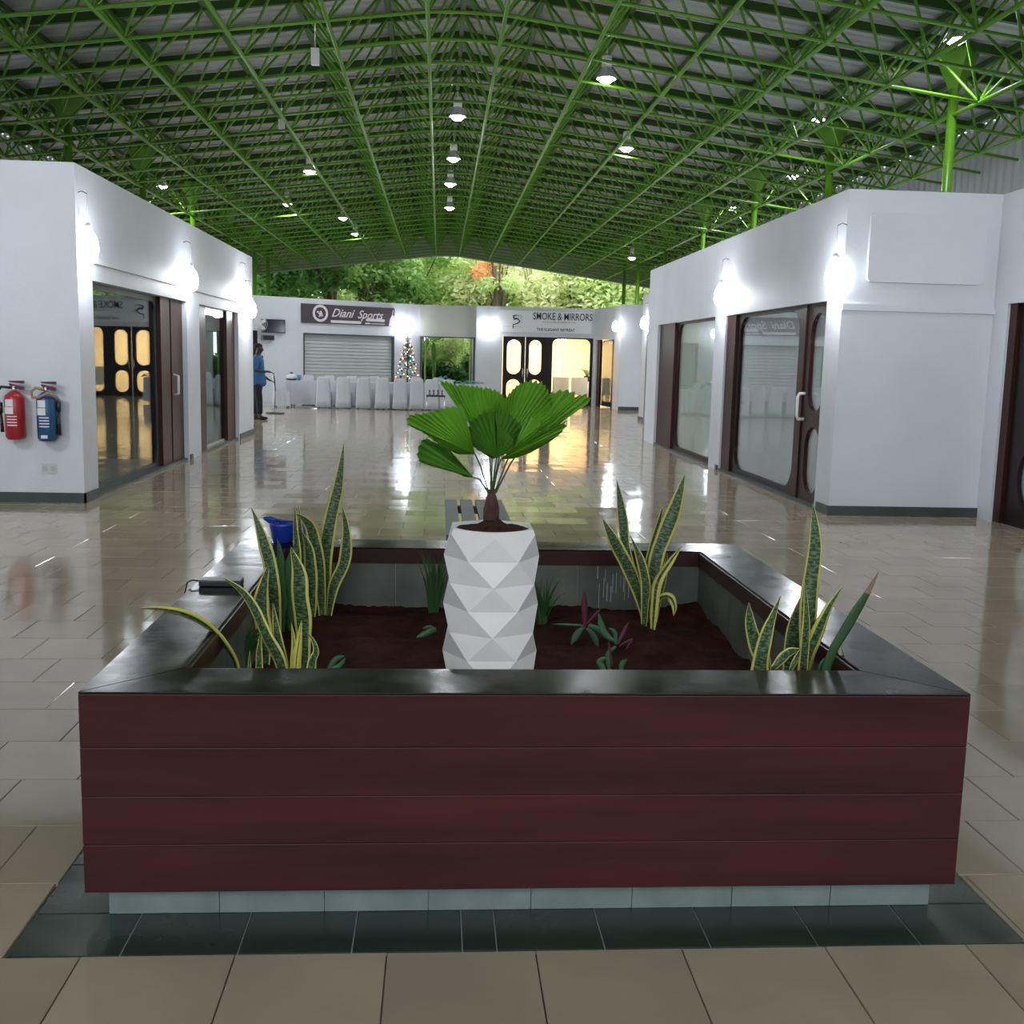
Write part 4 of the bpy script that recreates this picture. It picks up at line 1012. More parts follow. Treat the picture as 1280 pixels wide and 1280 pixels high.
# D front right
t = plant('snake_plant', 1005, 836, 3.35, 'snake plant at the front right of the planter with one tall broad leaf')
vleaf(t, [(1008,836),(1010,780),(1013,735),(1019,686),(1018,652),(1016,627)], 23, 3.45, wpos=.6, margin=.12)
vleaf(t, [(956,836),(945,805),(938,780),(936,752)], 22, 3.5, wpos=.55, margin=.12)
vleaf(t, [(950,836),(958,795),(967,768),(976,744)], 25, 3.3, wpos=.35, margin=.14)
vleaf(t, [(990,836),(992,795),(1001,745)], 24, 3.5, wpos=.55, margin=.1, drytip=True)
vleaf(t, [(1004,836),(1008,780),(1006,726)], 14, 3.38, wpos=.5)
vleaf(t, [(1006,836),(1022,792),(1037,758),(1053,733)], 20, 3.42, wpos=.55, margin=.24)
vleaf(t, [(1033,836),(1062,779),(1084,742),(1098,715)], 13, 3.25, 3.22, plain=True, drytip=True, wpos=.72)
vleaf(t, [(966,836),(984,817),(1001,811)], 13, 3.25, tobase=False)
vleaf(t, [(1027,838),(1040,822),(1050,806)], 15, 3.35, plain=True)
vleaf(t, [(1048,838),(1054,822),(1051,806)], 9, 3.3)
vleaf(t, [(988,838),(996,822),(1000,812)], 8, 3.2, tobase=False)
# dark strap-leaved green plants behind the left snake plants
gm = mat('grass_green', (.03,.10,.02), .5, trans=.2)
def tuft(nm, u, v, y, lab, n, hpx, spread, seed, w_=5, grp=None):
    t = plant(nm, u, v, y, lab, grp or 'grassy tufts in the planter'); r_ = random.Random(seed); b = at(u, v, 1, y); g = MB()
    zf = soil_z(b.x, y)
    for k in range(n):
        a = r_.uniform(0, 6.28); h = hpx*y/FPX*r_.uniform(.6,1.05); s = spread*y/FPX*r_.uniform(.3,1); w2 = w_*y/FPX*r_.uniform(.4,.8)/2
        bx, by = b.x+r_.uniform(-.02,.02), y+r_.uniform(-.02,.02); q = []
        for i in range(6):
            tt = i/5; c = Vector((bx+s*math.cos(a)*tt**1.6, by+s*math.sin(a)*.6*tt**1.6, zf-.01+h*(tt-.18*tt**3)))
            ww = w2*(1-tt**2); q += [c+Vector((-ww,0,0)), c+Vector((ww,.002,0))]
        g.add(q, [(2*i,2*i+1,2*i+3,2*i+2) for i in range(5)])
    g.build('blades', gm, t, fix=False, solid=.0008)['kind'] = 'stuff'; return t
tuft('grass_tuft', 542, 758, 4.95, 'thin grassy tuft left of the white pot at the back of the planter', 46, 100, 26, 1, 4)
tuft('grass_tuft', 678, 762, 4.9, 'thin grassy tuft right of the white pot at the back of the planter', 34, 78, 30, 2, 4)
tuft('grass_tuft', 348, 775, 4.7, 'green grassy tuft among the left snake plants', 60, 95, 34, 3, 8)
tuft('grass_tuft', 300, 830, 4.1, 'broad green tuft in the left corner behind the drooping leaf', 45, 80, 40, 4, 12)
# small rosettes on the soil
rg = [mat('rosette_green', (.045,.12,.05), .45, var=.2), mat('rosette_purple', (.09,.012,.03), .45)]
def ros(u, v, y, lab, leaves):
    t = plant('rosette_plant', u, v, y, lab, 'small rosette plants in the soil')
    for (pts, w_, mi) in leaves: vleaf(t, pts, w_, y, tobase=False, plain=True, mats=[rg[mi]]*4, fold=.3)
    return t
ros(731, 782, 4.45, 'small rosette plant with a purple upright leaf, right of the white pot', [([(731,785),(731,765),(730,738)],9,1),([(730,784),(722,792),(714,806)],9,0),([(734,785),(742,795),(748,810)],8,0),([(736,781),(748,788),(762,800)],9,0),([(731,787),(727,782),(715,781),(690,780)],3,0),([(733,781),(741,772),(752,759)],4,1)])
ros(766, 800, 4.3, 'small rosette plant with a green leaf pointing up, between the purple one and the rim', [([(768,802),(755,790),(748,766)],9,0),([(770,806),(768,790),(760,785)],6,0),([(770,808),(762,815),(756,820)],6,0),([(772,806),(778,794),(786,777)],6,1),([(774,808),(790,800),(782,812)],4,1)])
ros(766, 838, 3.75, 'low rosette plant just behind the front rim, right of the white pot', [([(762,838),(762,826),(760,812)],9,0),([(756,838),(750,828),(758,821)],9,0),([(776,838),(778,830),(784,824)],8,0),([(764,836),(762,815),(761,800)],4,1)])
ros(520, 796, 4.3, 'low green leaf plant half hidden at the left of the white pot', [([(546,786),(532,792),(520,797)],8,0),([(545,790),(538,784),(528,786)],5,0)])
ros(418, 826, 3.6, 'dark low leaf plant at the front left of the soil', [([(410,836),(420,824),(431,820)],7,0),([(412,836),(424,832),(432,822)],6,0)])
# ================================================================ THINGS ON THE RIM
c = at(351,681,2,ZT); jx, jy = c.x, BY1-.11; k_ = jy/FPX
JG = thing('plastic_jug', (jx,jy,ZT), 'blue plastic jug with a spout lip standing on the back left rim', 'jug')
g = MB(); N_ = 24; prof_ = [(.045,0),(.052,.01),(.066,.085),(.068,.10),(.064,.10),(.048,.012),(0,.010)]
g.lathe(prof_, (jx,jy,ZT), N_)
g.build('body', M['jug'], JG)
g = MB(); g.hexa([(jx-.05,jy-.03,ZT+.088),(jx-.02,jy-.045,ZT+.09),(jx-.02,jy+.045,ZT+.09),(jx-.05,jy+.03,ZT+.088),(jx-.098,jy-.012,ZT+.118),(jx-.04,jy-.04,ZT+.112),(jx-.04,jy+.04,ZT+.112),(jx-.098,jy+.012,ZT+.118)]); 
g.tube([(jx-.092,jy,ZT+.119),(jx-.06,jy,ZT+.117),(jx-.01,jy,ZT+.104)], [.009,.012,.008], 8); g.build('spout', M['jug'], JG)
g = MB(); g.tube([(jx+.06,jy,ZT+.09),(jx+.105,jy,ZT+.085),(jx+.105,jy,ZT+.04),(jx+.055,jy,ZT+.025)], .009, 8); g.build('handle', M['jug'], JG)
a = at(303,728,2,ZT+.012); b = at(248,730,2,ZT+.012)
AD = thing('charger_adapter', (b.x,a.y,ZT), 'black flat charger brick lying across the left rim of the planter', 'charger')
g = MB(); g.box((b.x,a.y-.038,ZT),(a.x,a.y+.038,ZT+.026)); o = g.build('case', M['black'], AD); bv = o.modifiers.new('edge','BEVEL'); bv.width=.005; bv.segments=2
g = MB(); z = ZT; P = [(b.x+.01,a.y,z+.013),(b.x-.03,a.y,z+.02),(b.x-.065,a.y-.01,z+.0),(BX0-.03,a.y-.05,z-.05),(BX0-.032,a.y-.08,z-.12),(BX0-.02,a.y-.1,.3),(BX0-.01,a.y-.12,.1),(BX0-.14,a.y-.15,.006),(BX0-.2,a.y+.3,.006)]
P[2] = (min(b.x-.05,BX0-.01),a.y-.01,z+.012); g.tube(P, .0035, 6); g.build('cable', M['black'], AD)
# ================================================================ BENCH
bz = .44; ya, yb = at(565,650,2,bz).y+.0, at(565,624,2,bz).y; ya = 7.0
x0b = at(556,624,2,bz).x; x1b = at(626.5,624,2,bz).x; BW = x1b-x0b
BN = thing('slatted_bench', ((x0b+x1b)/2,(ya+yb)/2,0), 'grey painted slatted bench standing behind the planter', 'bench')
for k in range(4):
    wv = (BW-.028*3)/4; xx = x0b+k*(wv+.028)
    MB().box((xx,ya,bz-.03),(xx+wv,yb,bz)).build('slat', M['slat'], BN)
for yy in (ya+.15, yb-.2): MB().box((x0b+.01,yy,bz-.09),(x1b-.01,yy+.06,bz-.03)).build('cross_rail', M['slat'], BN)
for xx in (x0b+.02, x1b-.08):
    for yy in (ya+.15, yb-.2): MB().box((xx,yy,0),(xx+.06,yy+.06,bz-.09)).build('leg', M['slat'], BN)
# ================================================================ BANQUET FURNITURE
def cover_chair():
    t = thing('banquet_chair', (0,0,0), 'x', 'chair')
    # back cover: slightly flared sheet from the top of the back to the floor (chair faces +y)
    g = MB(); n = 9; P = []
    for z, w_, yy in ((.03,.235,-.26),(.25,.222,-.245),(.48,.215,-.235),(.75,.20,-.25),(.90,.185,-.262),(.935,.15,-.255)):
        for k in range(n): s = -1+2*k/(n-1); P.append((s*w_, yy+.012*math.cos(k*2.4)*(1 if z < .6 else .3)-.02*(1-s*s), z))
    for z, w_, yy in ((.935,.15,-.215),(.75,.19,-.205),(.50,.20,-.19)):
        for k in range(n): s = -1+2*k/(n-1); P.append((s*w_, yy, z))
    rows = len(P)//n; g.add(P, [(r*n+k, r*n+k+1, (r+1)*n+k+1, (r+1)*n+k) for r in range(rows-1) for k in range(n-1)], smooth=True); g.build('back_cover', M['cloth'], t, solid=.008)
    g = MB(); n = 40; P = []
    for z, e_ in ((.49,.98),(.46,1.0),(.25,1.03),(.05,1.06)):
        for k in range(n):
            a = 2*math.pi*k/n; x, y = math.cos(a), math.sin(a); q = max(abs(x), abs(y)); f = e_*(1+.02*math.sin(a*9)*(z < .4)); P.append((x/q*.205*f, y/q*.21*f, z))
    g.add(P, [(r*n+k, r*n+(k+1)%n, (r+1)*n+(k+1)%n, (r+1)*n+k) for r in range(3) for k in range(n)]+[tuple(range(n))], smooth=False); g.build('seat_cover', M['cloth'], t, solid=.004)
    for a in (-.17,.17):
        for b in (-.18,.18): MB().tube([(a,b,0),(a,b,.46)], .014, 6).build('leg', M['base'], t)
    return t
YC = 33.0
ch = cover_chair(); ck = kidmap(ch); nth = ['first','second','third','fourth','fifth','sixth','seventh','eighth']
cus = [405.3,430,454.5,479,500.5,521,540,559]
for i, u in enumerate(cus):
    x = at(u,495,1,YC).x; lab = 'white covered chair with back to the hall, %s from left' % nth[i]
    if i == 0: ch.location = (x,YC,0); ch['label'] = lab; ch['group'] = 'covered chairs along the near side of the table'; ch.rotation_euler.z = 0
    else: c_ = dup(ch, (x,YC,0), lab, 'covered chairs along the near side of the table', kmap=ck); c_.rotation_euler.z = .04*((i*7)%3-1)
for i, u in enumerate((386,412,440,468,520,548)):
    x = at(u,470,1,35.4).x; c_ = dup(ch, (x,35.25 if u < 450 else 35.6,0), 'white covered chair on the far side of the table, %s from the left' % nth[i], 'covered chairs on the far side of the table', kmap=ck); c_.rotation_euler.z = math.pi
x = at(352,490,1,32.9).x; c_ = dup(ch, (x,32.9,0), 'white covered chair standing at the left end of the table, seen from the side', 'covered chair at the table end', kmap=ck); c_.rotation_euler.z = -1.3
# table and cloth
tx0, tx1 = at(356,495,1,33.5).x, at(600,495,1,33.6).x; ty0, ty1 = 33.45, 34.25; tz = .79
TB = thing('banquet_table', ((tx0+tx1)/2,33.85,0), 'long banquet table under the white cloth', 'table')
MB().box((tx0+.03,ty0+.03,tz-.05),(tx1-.03,ty1-.03,tz-.006)).build('tabletop', M['inner_grey'], TB)
for x in (tx0+.2,(tx0+tx1)/2,tx1-.2):
    for y in (ty0+.1,ty1-.1): MB().tube([(x,y,0),(x,y,tz-.05)], .02, 6).build('leg', M['base'], TB)
g = MB(); P = []; per = []; 
def lin(a, b, n): return [(a[0]+(b[0]-a[0])*k/n, a[1]+(b[1]-a[1])*k/n) for k in range(n)]
per = lin((tx0,ty0),(tx1,ty0),90)+lin((tx1,ty0),(tx1,ty1),10)+lin((tx1,ty1),(tx0,ty1),90)+lin((tx0,ty1),(tx0,ty0),10)
N_ = len(per); cx_, cy_ = (tx0+tx1)/2, (ty0+ty1)/2
for z, e_, wv in ((tz,0,0),(tz-.03,.006,.002),(tz-.3,.012,.014),(.07,.02,.028)):
    for k, (x, y) in enumerate(per):
        o_ = e_+wv*math.sin(k*1.1+math.sin(k*.37)*2)
        dx_ = (-1 if x <= tx0+.001 else 1 if x >= tx1-.001 else 0); dy_ = (-1 if y <= ty0+.001 else 1 if y >= ty1-.001 else 0)
        P.append((x+dx_*o_, y+dy_*o_, z))
g.add(P, [(r*N_+k, r*N_+(k+1)%N_, (r+1)*N_+(k+1)%N_, (r+1)*N_+k) for r in range(3) for k in range(N_)]+[tuple(range(N_))])
o = g.build('tablecloth', M['cloth'], origin=(cx_,cy_,tz), solid=.004); tag(o, 'white floor-length cloth draped over the long banquet table', 'tablecloth')
# things on the table
def ontable(u, y=33.75): return at(u,470,1,y).x
x = ontable(364); t = thing('serving_dish', (x,33.8,tz), 'white domed dish with a dark lid knob on the left end of the table', 'dish')
MB().lathe([(.12,0),(.17,.03),(.17,.06),(0,.06)], (x,33.8,tz), 20).build('tray', M['slat'], t)
MB().lathe([(.16,.06),(.15,.13),(.09,.19),(.02,.21)], (x,33.8,tz), 20).build('dome', M['white'], t); MB().lathe([(.02,.205),(.06,.215),(.05,.24),(0,.245)], (x,33.8,tz), 12).build('knob', M['black'], t)
x = ontable(373.5); t = thing('blue_cup', (x,33.75,tz), 'blue-grey cup beside the domed dish on the table', 'cup')
MB().lathe([(.045,0),(.065,.17),(.06,.17),(.04,.01),(0,.01)], (x,33.75,tz), 14).build('body', mat('cup_blue', (.10,.22,.32), .4), t); MB().tube([(x+.05,33.75,tz+.03),(x+.10,33.75,tz+.06),(x+.10,33.75,tz+.11),(x+.055,33.75,tz+.13)], .01, 6).build('handle', mat('cup_blue2', (.10,.22,.32), .4), t)
def bow(u, v, y, w_, h_, lab, seed):
    c_ = at(u, v, 1, y); t = thing('tulle_bow', (c_.x, y, tz), lab, 'decoration', 'turquoise tulle bows on the table'); r_ = random.Random(seed)
    for nm, k0, n_ in (('loop', 0, 3), ('tail', 3, 2)):
        for k in range(n_):
            g = MB(); cx2 = c_.x+r_.uniform(-.5,.5)*w_*.7; q = []
            n = 14; R_ = []
            for i in range(n+1):
                a = math.pi*i/n; q.append((cx2+w_*.42*math.cos(a)*(1 if nm == 'loop' else 1.5), y+r_.uniform(-.05,.05), tz+.004+h_*math.sin(a)*(1 if nm == 'loop' else .5)*(.85+.3*math.sin(i*2.1+seed))))
            for (xx, yy, zz) in q: R_ += [(xx, yy-.09, zz), (xx, yy+.09, zz+.01)]
            g.add(R_, [(2*i,2*i+1,2*i+3,2*i+2) for i in range(n)], smooth=True); g.build(nm, M['turq'], t, solid=.006)
bow(560, 470, 33.8, .55, .22, 'turquoise tulle bow on the table in front of the garden opening', 1)
bow(588, 475, 33.8, .6, .10, 'flatter pale turquoise tulle heap to the right of the bow on the table', 2)
# black rack in front of the chairs
y = 31.6; xa, xb = at(533,495,1,y).x, at(556.5,495,1,y).x; zr = at(545,495,1,y).z
t = thing('black_rack', ((xa+xb)/2,y,0), 'small black rack with four upright prongs in front of the covered chairs', 'rack')
MB().box((xa,y-.02,zr-.03),(xb,y+.02,zr+.03)).build('bar', M['black'], t)
for k in range(4): x = xa+.09+k*(xb-xa-.18)/3; MB().lathe([(.018,0),(.012,.09),(.03,.12),(0,.15)], (x,y,zr+.03), 8).build('prong', M['black'], t)
for x in (xa+.02, xb-.02): MB().tube([(x,y,zr-.03),(x,y-.02,0)], .012, 6).build('leg', M['chrome'], t)
c_ = at(344,517,2,0); t = tag(MB().lathe([(.0,0),(.26,0),(.25,.025),(.04,.04),(0,.04)], (c_.x,c_.y,0.002), 24).build('round_base', M['black'], origin=(c_.x,c_.y,.002)), 'flat round black stand base on the floor beside the standing person', 'stand base')
# ---- Christmas tree
ty = 37.0; c_ = at(509.5,440,1,ty); tx = c_.x; ztop = at(509,421,1,ty).z
XT = thing('christmas_tree', (tx,ty,0), 'green tinsel Christmas tree with coloured lights and baubles before the white pillar', 'christmas tree')
tg = mat('tinsel_green', (.02,.075,.03), .5, var=.3); MB().tube([(tx,ty,0),(tx,ty,ztop-.12)], .025, 8).build('pole', M['base'], XT)
MB().lathe([(.0,0),(.28,0),(.26,.04),(.05,.10),(0,.1)], (tx,ty,0), 16).build('stand', M['base'], XT)
rt = random.Random(4); g = MB()
for k in range(900):
    h = rt.random()**.8; z = .35+(ztop-.55)*h; R_ = (.40*(1-h)+.10)*(0.75+.25*math.sin(z*24)); a = rt.uniform(0,6.28); r0 = R_*rt.uniform(.3,1)
    p = Vector((tx+r0*math.cos(a), ty+r0*math.sin(a), z)); d = Vector((math.cos(a)*.08+rt.uniform(-.05,.05), math.sin(a)*.08+rt.uniform(-.05,.05), rt.uniform(-.05,.04))); s = Vector((-math.sin(a),math.cos(a),rt.uniform(-.6,.6)))*.022
    g.add([p-s, p+s, p+d], [(0,1,2)])
g.build('needles', tg, XT, fix=False)['kind'] = 'stuff'
bm_ = {n_: mat('bauble_'+n_, c_, .25, metal=.3) for n_, c_ in dict(red=(.5,.03,.03), teal=(.03,.38,.36), dark=(.05,.07,.08), gold=(.6,.42,.12), pink=(.6,.3,.3)).items()}
lm_ = {n_: mat('bulb_'+n_, c_, .3, emit=7, ecol=c_) for n_, c_ in dict(white=(.8,.9,1), warm=(1,.75,.4), green=(.2,1,.5), blue=(.4,.7,1), red=(1,.25,.15)).items()}
for k in range(46):
    h = (k+.5)/46; z = .4+(ztop-.6)*h; a = k*2.4; R_ = (.40*(1-h)+.10); x_, y_ = tx+R_*math.cos(a), ty-abs(R_*math.sin(a))*.9
    nm = ['red','teal','dark','gold','pink','red'][k % 6]; g = MB(); r_ = .045
    g.lathe([(0,-r_),(r_*.7,-r_*.7),(r_,0),(r_*.7,r_*.7),(0,r_)], (x_,y_,z), 10); g.build('bauble', bm_[nm], XT)
for k in range(52):
    h = (k+.5)/52; z = .35+(ztop-.5)*h; a = k*1.7+1; R_ = (.42*(1-h)+.10); x_, y_ = tx+R_*math.cos(a), ty-abs(R_*math.sin(a))-.02
    nm = ['white','warm','green','blue','red','warm'][k % 6]; g = MB(); r_ = .02; g.lathe([(0,-r_),(r_,0),(0,r_)], (x_,y_,z), 6); g.build('bulb', lm_[nm], XT)
g = MB(); P = []
for k in range(10): a = math.pi/2+k*math.pi/5; r_ = .12 if k % 2 == 0 else .05; P.append((r_*math.cos(a), r_*math.sin(a)))
plate(g, P, (tx,ty,ztop-.08), (1,0,0), .02); g.build('star', bm_['pink'], XT)
# ---- television, box and fan on the angled wall, left
def flat_on_dia(u0, u1, v0, v1, th, nm, mt, parent, bev=0):
    a, za = dia(u0, v0); b, _ = dia(u1, v0); _, zb_ = dia((u0+u1)/2, v1); 
    g = MB(); g.hexa([dpt(a,th,zb_),dpt(b,th,zb_),dpt(b,.03,zb_),dpt(a,.03,zb_),dpt(a,th,za),dpt(b,th,za),dpt(b,.03,za),dpt(a,.03,za)]); return g.build(nm, mt, parent)
c_ = dia(341,407); TV = thing('television', dpt(c_[0],.05,c_[1]), 'black flat television mounted high on the far left wall', 'television')
flat_on_dia(326,355,398.5,416,.10,'screen_case',M['black'],TV); flat_on_dia(327,354,399.5,415,.105,'screen',M['screen'],TV)
flat_on_dia(336,346,404,412,.045,'wall_mount',M['black'],TV)
c_ = dia(333,421); t = thing('wall_box', dpt(c_[0],.05,c_[1]), 'small dark box on the wall below the television', 'speaker'); flat_on_dia(326,341,418.5,425.5,.14,'case',M['inner_dark'],t); flat_on_dia(327,340,419.3,424.7,.145,'grille',M['black'],t)
s_f, z_f = dia(320.5,405); c_ = Vector(dpt(s_f,.30,z_f)); y = c_.y; t = thing('wall_fan', (c_.x,y,c_.z), 'pale round wall fan half in front of the television', 'fan')
g = MB()
for r_ in (.24,.18,.12,.06): 
    g.tube([(c_.x+r_*math.cos(a*math.pi/12), y-.04-.03*(1-r_/.24), c_.z+r_*math.sin(a*math.pi/12)) for a in range(25)], .004, 4, cap=False)
for a in range(24): g.tube([(c_.x,y-.09,c_.z),(c_.x+.24*math.cos(a*math.pi/12),y-.04,c_.z+.24*math.sin(a*math.pi/12))], .0025, 4)
g.build('cage', M['white'], t)
for a in range(4):
    g = MB(); an = a*math.pi/2+.4; d1 = Vector((math.cos(an),0,math.sin(an))); d2 = Vector((-d1.z,0,d1.x)); c0 = Vector((c_.x,y-.03,c_.z))
    g.add([c0+d1*.04, c0+d1*.2-d2*.02, c0+d1*.21+d2*.10+Vector((0,.03,0)), c0+d1*.08+d2*.07+Vector((0,.03,0))], [(0,1,2,3)]); g.build('blade', M['paper'], t, fix=False, solid=.004)
MB().lathe([(.06,-.05),(.07,0),(.05,.12),(0,.13)], (c_.x,y-.03,c_.z), 16, ax='y').build('motor', M['white'], t)
g = MB(); g.tube([(c_.x,y+.05,c_.z),(c_.x-.03,y+.1,c_.z-.12),dpt(s_f,.0,z_f-.14)], .018, 8); g.build('bracket', M['white'], t)

# ================================================================ THE PERSON
py_ = 26.6; pc = at(322.5,480,1,py_); px_ = pc.x; PH = 1.84/1.75
PE = thing('person', (px_,py_,0), 'person in a blue short-sleeved shirt and dark trousers standing with forearms held forward', 'person')
skin = mat('skin_dark', (.055,.028,.018), .5); shirt = mat('blue_shirt', (.035,.12,.28), .8, var=.15, vscale=6); trs = mat('dark_trousers', (.010,.012,.020), .85); shoe = mat('black_shoe', (.01,.01,.01), .3); hair = mat('black_hair', (.006,.005,.005), .8)
def skinned(name, verts, edges, mt, parent, sub=2, root=0):
    s = PH; me = bpy.data.meshes.new(name); me.from_pydata([(v[0]*s, v[1]*s, v[2]*s) for v in verts], edges, []); me.materials.append(mt)
    tmp = bpy.data.objects.new(name, me); COL.objects.link(tmp); md = tmp.modifiers.new('skin', 'SKIN'); md.use_smooth_shade = True
    if not me.skin_vertices: me.skin_vertices.new(name='') if hasattr(me.skin_vertices, 'new') else None
    sv = me.skin_vertices[0].data
    for i, v in enumerate(verts): sv[i].radius = (v[3]*s, (v[4] if len(v) > 4 else v[3])*s); sv[i].use_root = (i == root)
    ms = tmp.modifiers.new('sub', 'SUBSURF'); ms.levels = sub; ms.render_levels = sub
    dg = bpy.context.evaluated_depsgraph_get(); m2 = bpy.data.meshes.new_from_object(tmp.evaluated_get(dg)); bpy.data.objects.remove(tmp)
    m2.materials.clear(); m2.materials.append(mt)
    for p in m2.polygons: p.material_index = 0; p.use_smooth = True
    ob = bpy.data.objects.new(name, m2); COL.objects.link(ob); ob.parent = parent; WL[ob.name] = WL[parent.name]; return ob
# body frame: x = facing direction (towards +x in the scene), y = side, z up
B = [(0,0,.95,.10,.11),(-.01,0,1.12,.09,.10),(.0,0,1.30,.10,.11),(.0,0,1.42,.08,.10),(.012,0,1.49,.064),(.028,0,1.545,.064),(.045,0,1.61,.118,.098),(.035,0,1.685,.112,.094)]
E_ = [(i,i+1) for i in range(7)]
for sy in (-1, 1):
    b = len(B); fx = .10 if sy < 0 else -.10
    B += [(0,sy*.10,.90,.09),(fx*.4,sy*.10,.50,.06),(fx*.7-.02,sy*.10,.10,.042),(fx*.7+.03,sy*.10,.045,.038),(fx*.7+.14,sy*.11,.03,.03)]
    E_ += [(0,b),(b,b+1),(b+1,b+2),(b+2,b+3),(b+3,b+4)]
    b = len(B); hz = 1.13 if sy < 0 else .93
    B += [(0,sy*.19,1.40,.06),(-.03 if sy < 0 else .0,sy*.23,1.13,.042),(.16 if sy < 0 else .12,sy*.21,(1.10 if sy < 0 else .98),.034),(.26 if sy < 0 else .22,sy*.18,hz-.02,.024),(.31 if sy < 0 else .26,sy*.17,hz-.04,.03,.018)]
    E_ += [(3,b),(b,b+1),(b+1,b+2),(b+2,b+3),(b+3,b+4)]
    h0 = b+4; hx, hy, hz0 = B[h0][0], B[h0][1], B[h0][2]
    for k, (oy, ln) in enumerate(((-.030,.060),(-.011,.075),(.009,.072),(.027,.055))):
        c = len(B); B += [(hx+.03,hy+oy,hz0-.005,.0095),(hx+.03+ln*.5,hy+oy,hz0-.02,.0085),(hx+.03+ln*.85,hy+oy,hz0-.05,.007)]; E_ += [(h0,c),(c,c+1),(c+1,c+2)]
    c = len(B); B += [(hx-.0,hy-sy*.035,hz0+.005,.011),(hx+.035,hy-sy*.055,hz0-.012,.009)]; E_ += [(h0,c),(c,c+1)]
skinned('body', B, E_, skin, PE)
S_ = [(-.005,0,.72,.23,.24),(0,0,.92,.20,.21),(-.01,0,1.15,.135,.165),(0,0,1.32,.145,.18),(.0,0,1.43,.115,.16),(.012,0,1.50,.078,.082)]
SE = [(i,i+1) for i in range(5)]
for sy in (-1, 1):
    b = len(S_); S_ += [(0,sy*.19,1.40,.088),(-.02 if sy < 0 else 0,sy*.235,1.22,.072),(-.03 if sy < 0 else 0,sy*.24,1.12,.068)]; SE += [(3,b),(b,b+1),(b+1,b+2)]
skinned('shirt', S_, SE, shirt, PE)
T_ = [(0,0,.93,.125,.155),(0,0,.85,.12,.15)]; TE = [(0,1)]
for sy in (-1, 1):
    fx = .10 if sy < 0 else -.10; b = len(T_); T_ += [(0,sy*.10,.76,.105),(fx*.4,sy*.10,.48,.085),(fx*.7-.02,sy*.10,.10,.075)]; TE += [(1,b),(b,b+1),(b+1,b+2)]
skinned('trousers', T_, TE, trs, PE)
for sy in (-1, 1):
    fx = .10 if sy < 0 else -.10; skinned('shoe', [(fx*.7-.06,sy*.10,.045,.045),(fx*.7+.06,sy*.105,.04,.045),(fx*.7+.17,sy*.115,.032,.036,.03)], [(0,1),(1,2)], shoe, PE, 1)
# head details
def ell(name, c, r, mt, parent):
    g = MB(); n = 14; pr_ = [(math.sin(math.pi*k/10), -math.cos(math.pi*k/10)) for k in range(11)]
    P = MB().lathe([(a, b) for a, b in pr_], (0,0,0), n); g.add([(px_+ (c[0]+v.x*r[0])*PH, py_+(c[1]+v.y*r[1])*PH, (c[2]+v.z*r[2])*PH) for v in P.v], P.f, smooth=True); return g.build(name, mt, parent)
ell('hair', (.008,0,1.665), (.108,.092,.088), hair, PE)
for sy in (-1, 1): ell('ear', (.025,sy*.078,1.60), (.022,.014,.032), skin, PE); ell('eye', (.112,sy*.030,1.622), (.010,.012,.007), M['white'], PE)
ell('nose', (.118,0,1.595), (.022,.017,.024), skin, PE); ell('mouth', (.103,0,1.556), (.014,.026,.008), mat('lips', (.08,.03,.025), .5), PE)

# ================================================================ TREES AND GARDEN BEYOND
def blob_leaves(g, c, r, n, size, rt, flat=.75, mi=0):
    for _ in range(n):
        z = rt.uniform(-1,1); a = rt.uniform(0,6.283); q = math.sqrt(1-z*z); s = r*(rt.random()**.22)*rt.uniform(.85,1.08)
        p = Vector((c[0]+q*math.cos(a)*s, c[1]+q*math.sin(a)*s, c[2]+z*s*flat))
        d = Vector((rt.gauss(0,1), rt.gauss(0,1), rt.gauss(0,.6)))
        if d.length < .1: continue
        d.normalize(); e2 = d.cross(Vector((rt.gauss(0,1), rt.gauss(0,1), rt.gauss(0,1))))
        if e2.length < .05: continue
        e2.normalize(); L_ = size*rt.uniform(.7,1.4); W_ = L_*.42
        g.add([p-d*L_*.5, p+e2*W_*.5, p+d*L_*.5, p-e2*W_*.5], [(0,1,2,3)], mi)
def tree(u, y, zc_, rad, mats_, lab, seed, nb=14, nl=330, size=.34, twig=False, cat='tree'):
    rt = random.Random(seed); x = at(u, 350, 1, y).x; t = thing('garden_tree', (x,y,-.03), lab, cat, 'trees beyond the far end')
    g = MB(); bl = []
    for k in range(nb):
        a = rt.uniform(0,6.28); q = rad*rt.uniform(.25,.8); bl.append((x+q*math.cos(a), y+q*math.sin(a)*.7, zc_+rt.uniform(-.75,.8)*rad*.8, rad*rt.uniform(.32,.5)))
    for b in bl: blob_leaves(g, b[:3], b[3], nl, size, rt, mi=rt.randrange(len(mats_)))
    g.build('crown', mats_, t, fix=False)['kind'] = 'stuff'
    g = MB(); g.tube([(x,y,-.1),(x+rt.uniform(-.2,.2),y,zc_*.5),(x+rt.uniform(-.3,.3),y,zc_)], [.2,.15,.09], 8); g.build('trunk', M['bark'], t)
    for b in bl[:7]: MB().tube([(x,y,zc_*.45+rt.uniform(-.4,.6)),((x+b[0])/2,(y+b[1])/2,(zc_*.5+b[2])/2+.3),b[:3]], [.09,.06,.02], 6).build('branch', M['bark'], t)
    if twig:
        for k in range(10):
            a = rt.uniform(-1.3,1.3); MB().tube([(x,y-.2,zc_*.7),(x+a,y-rad*.5,zc_+.4),(x+a*1.8,y-rad*.75,zc_+rad*.8)], [.05,.035,.012], 5).build('bare_branch', mat('pale_bark_%d_%d' % (seed,k), (.42,.36,.26), .9) if k == 0 else bpy.data.materials['pale_bark_%d_0' % seed], t)
L = LEAF
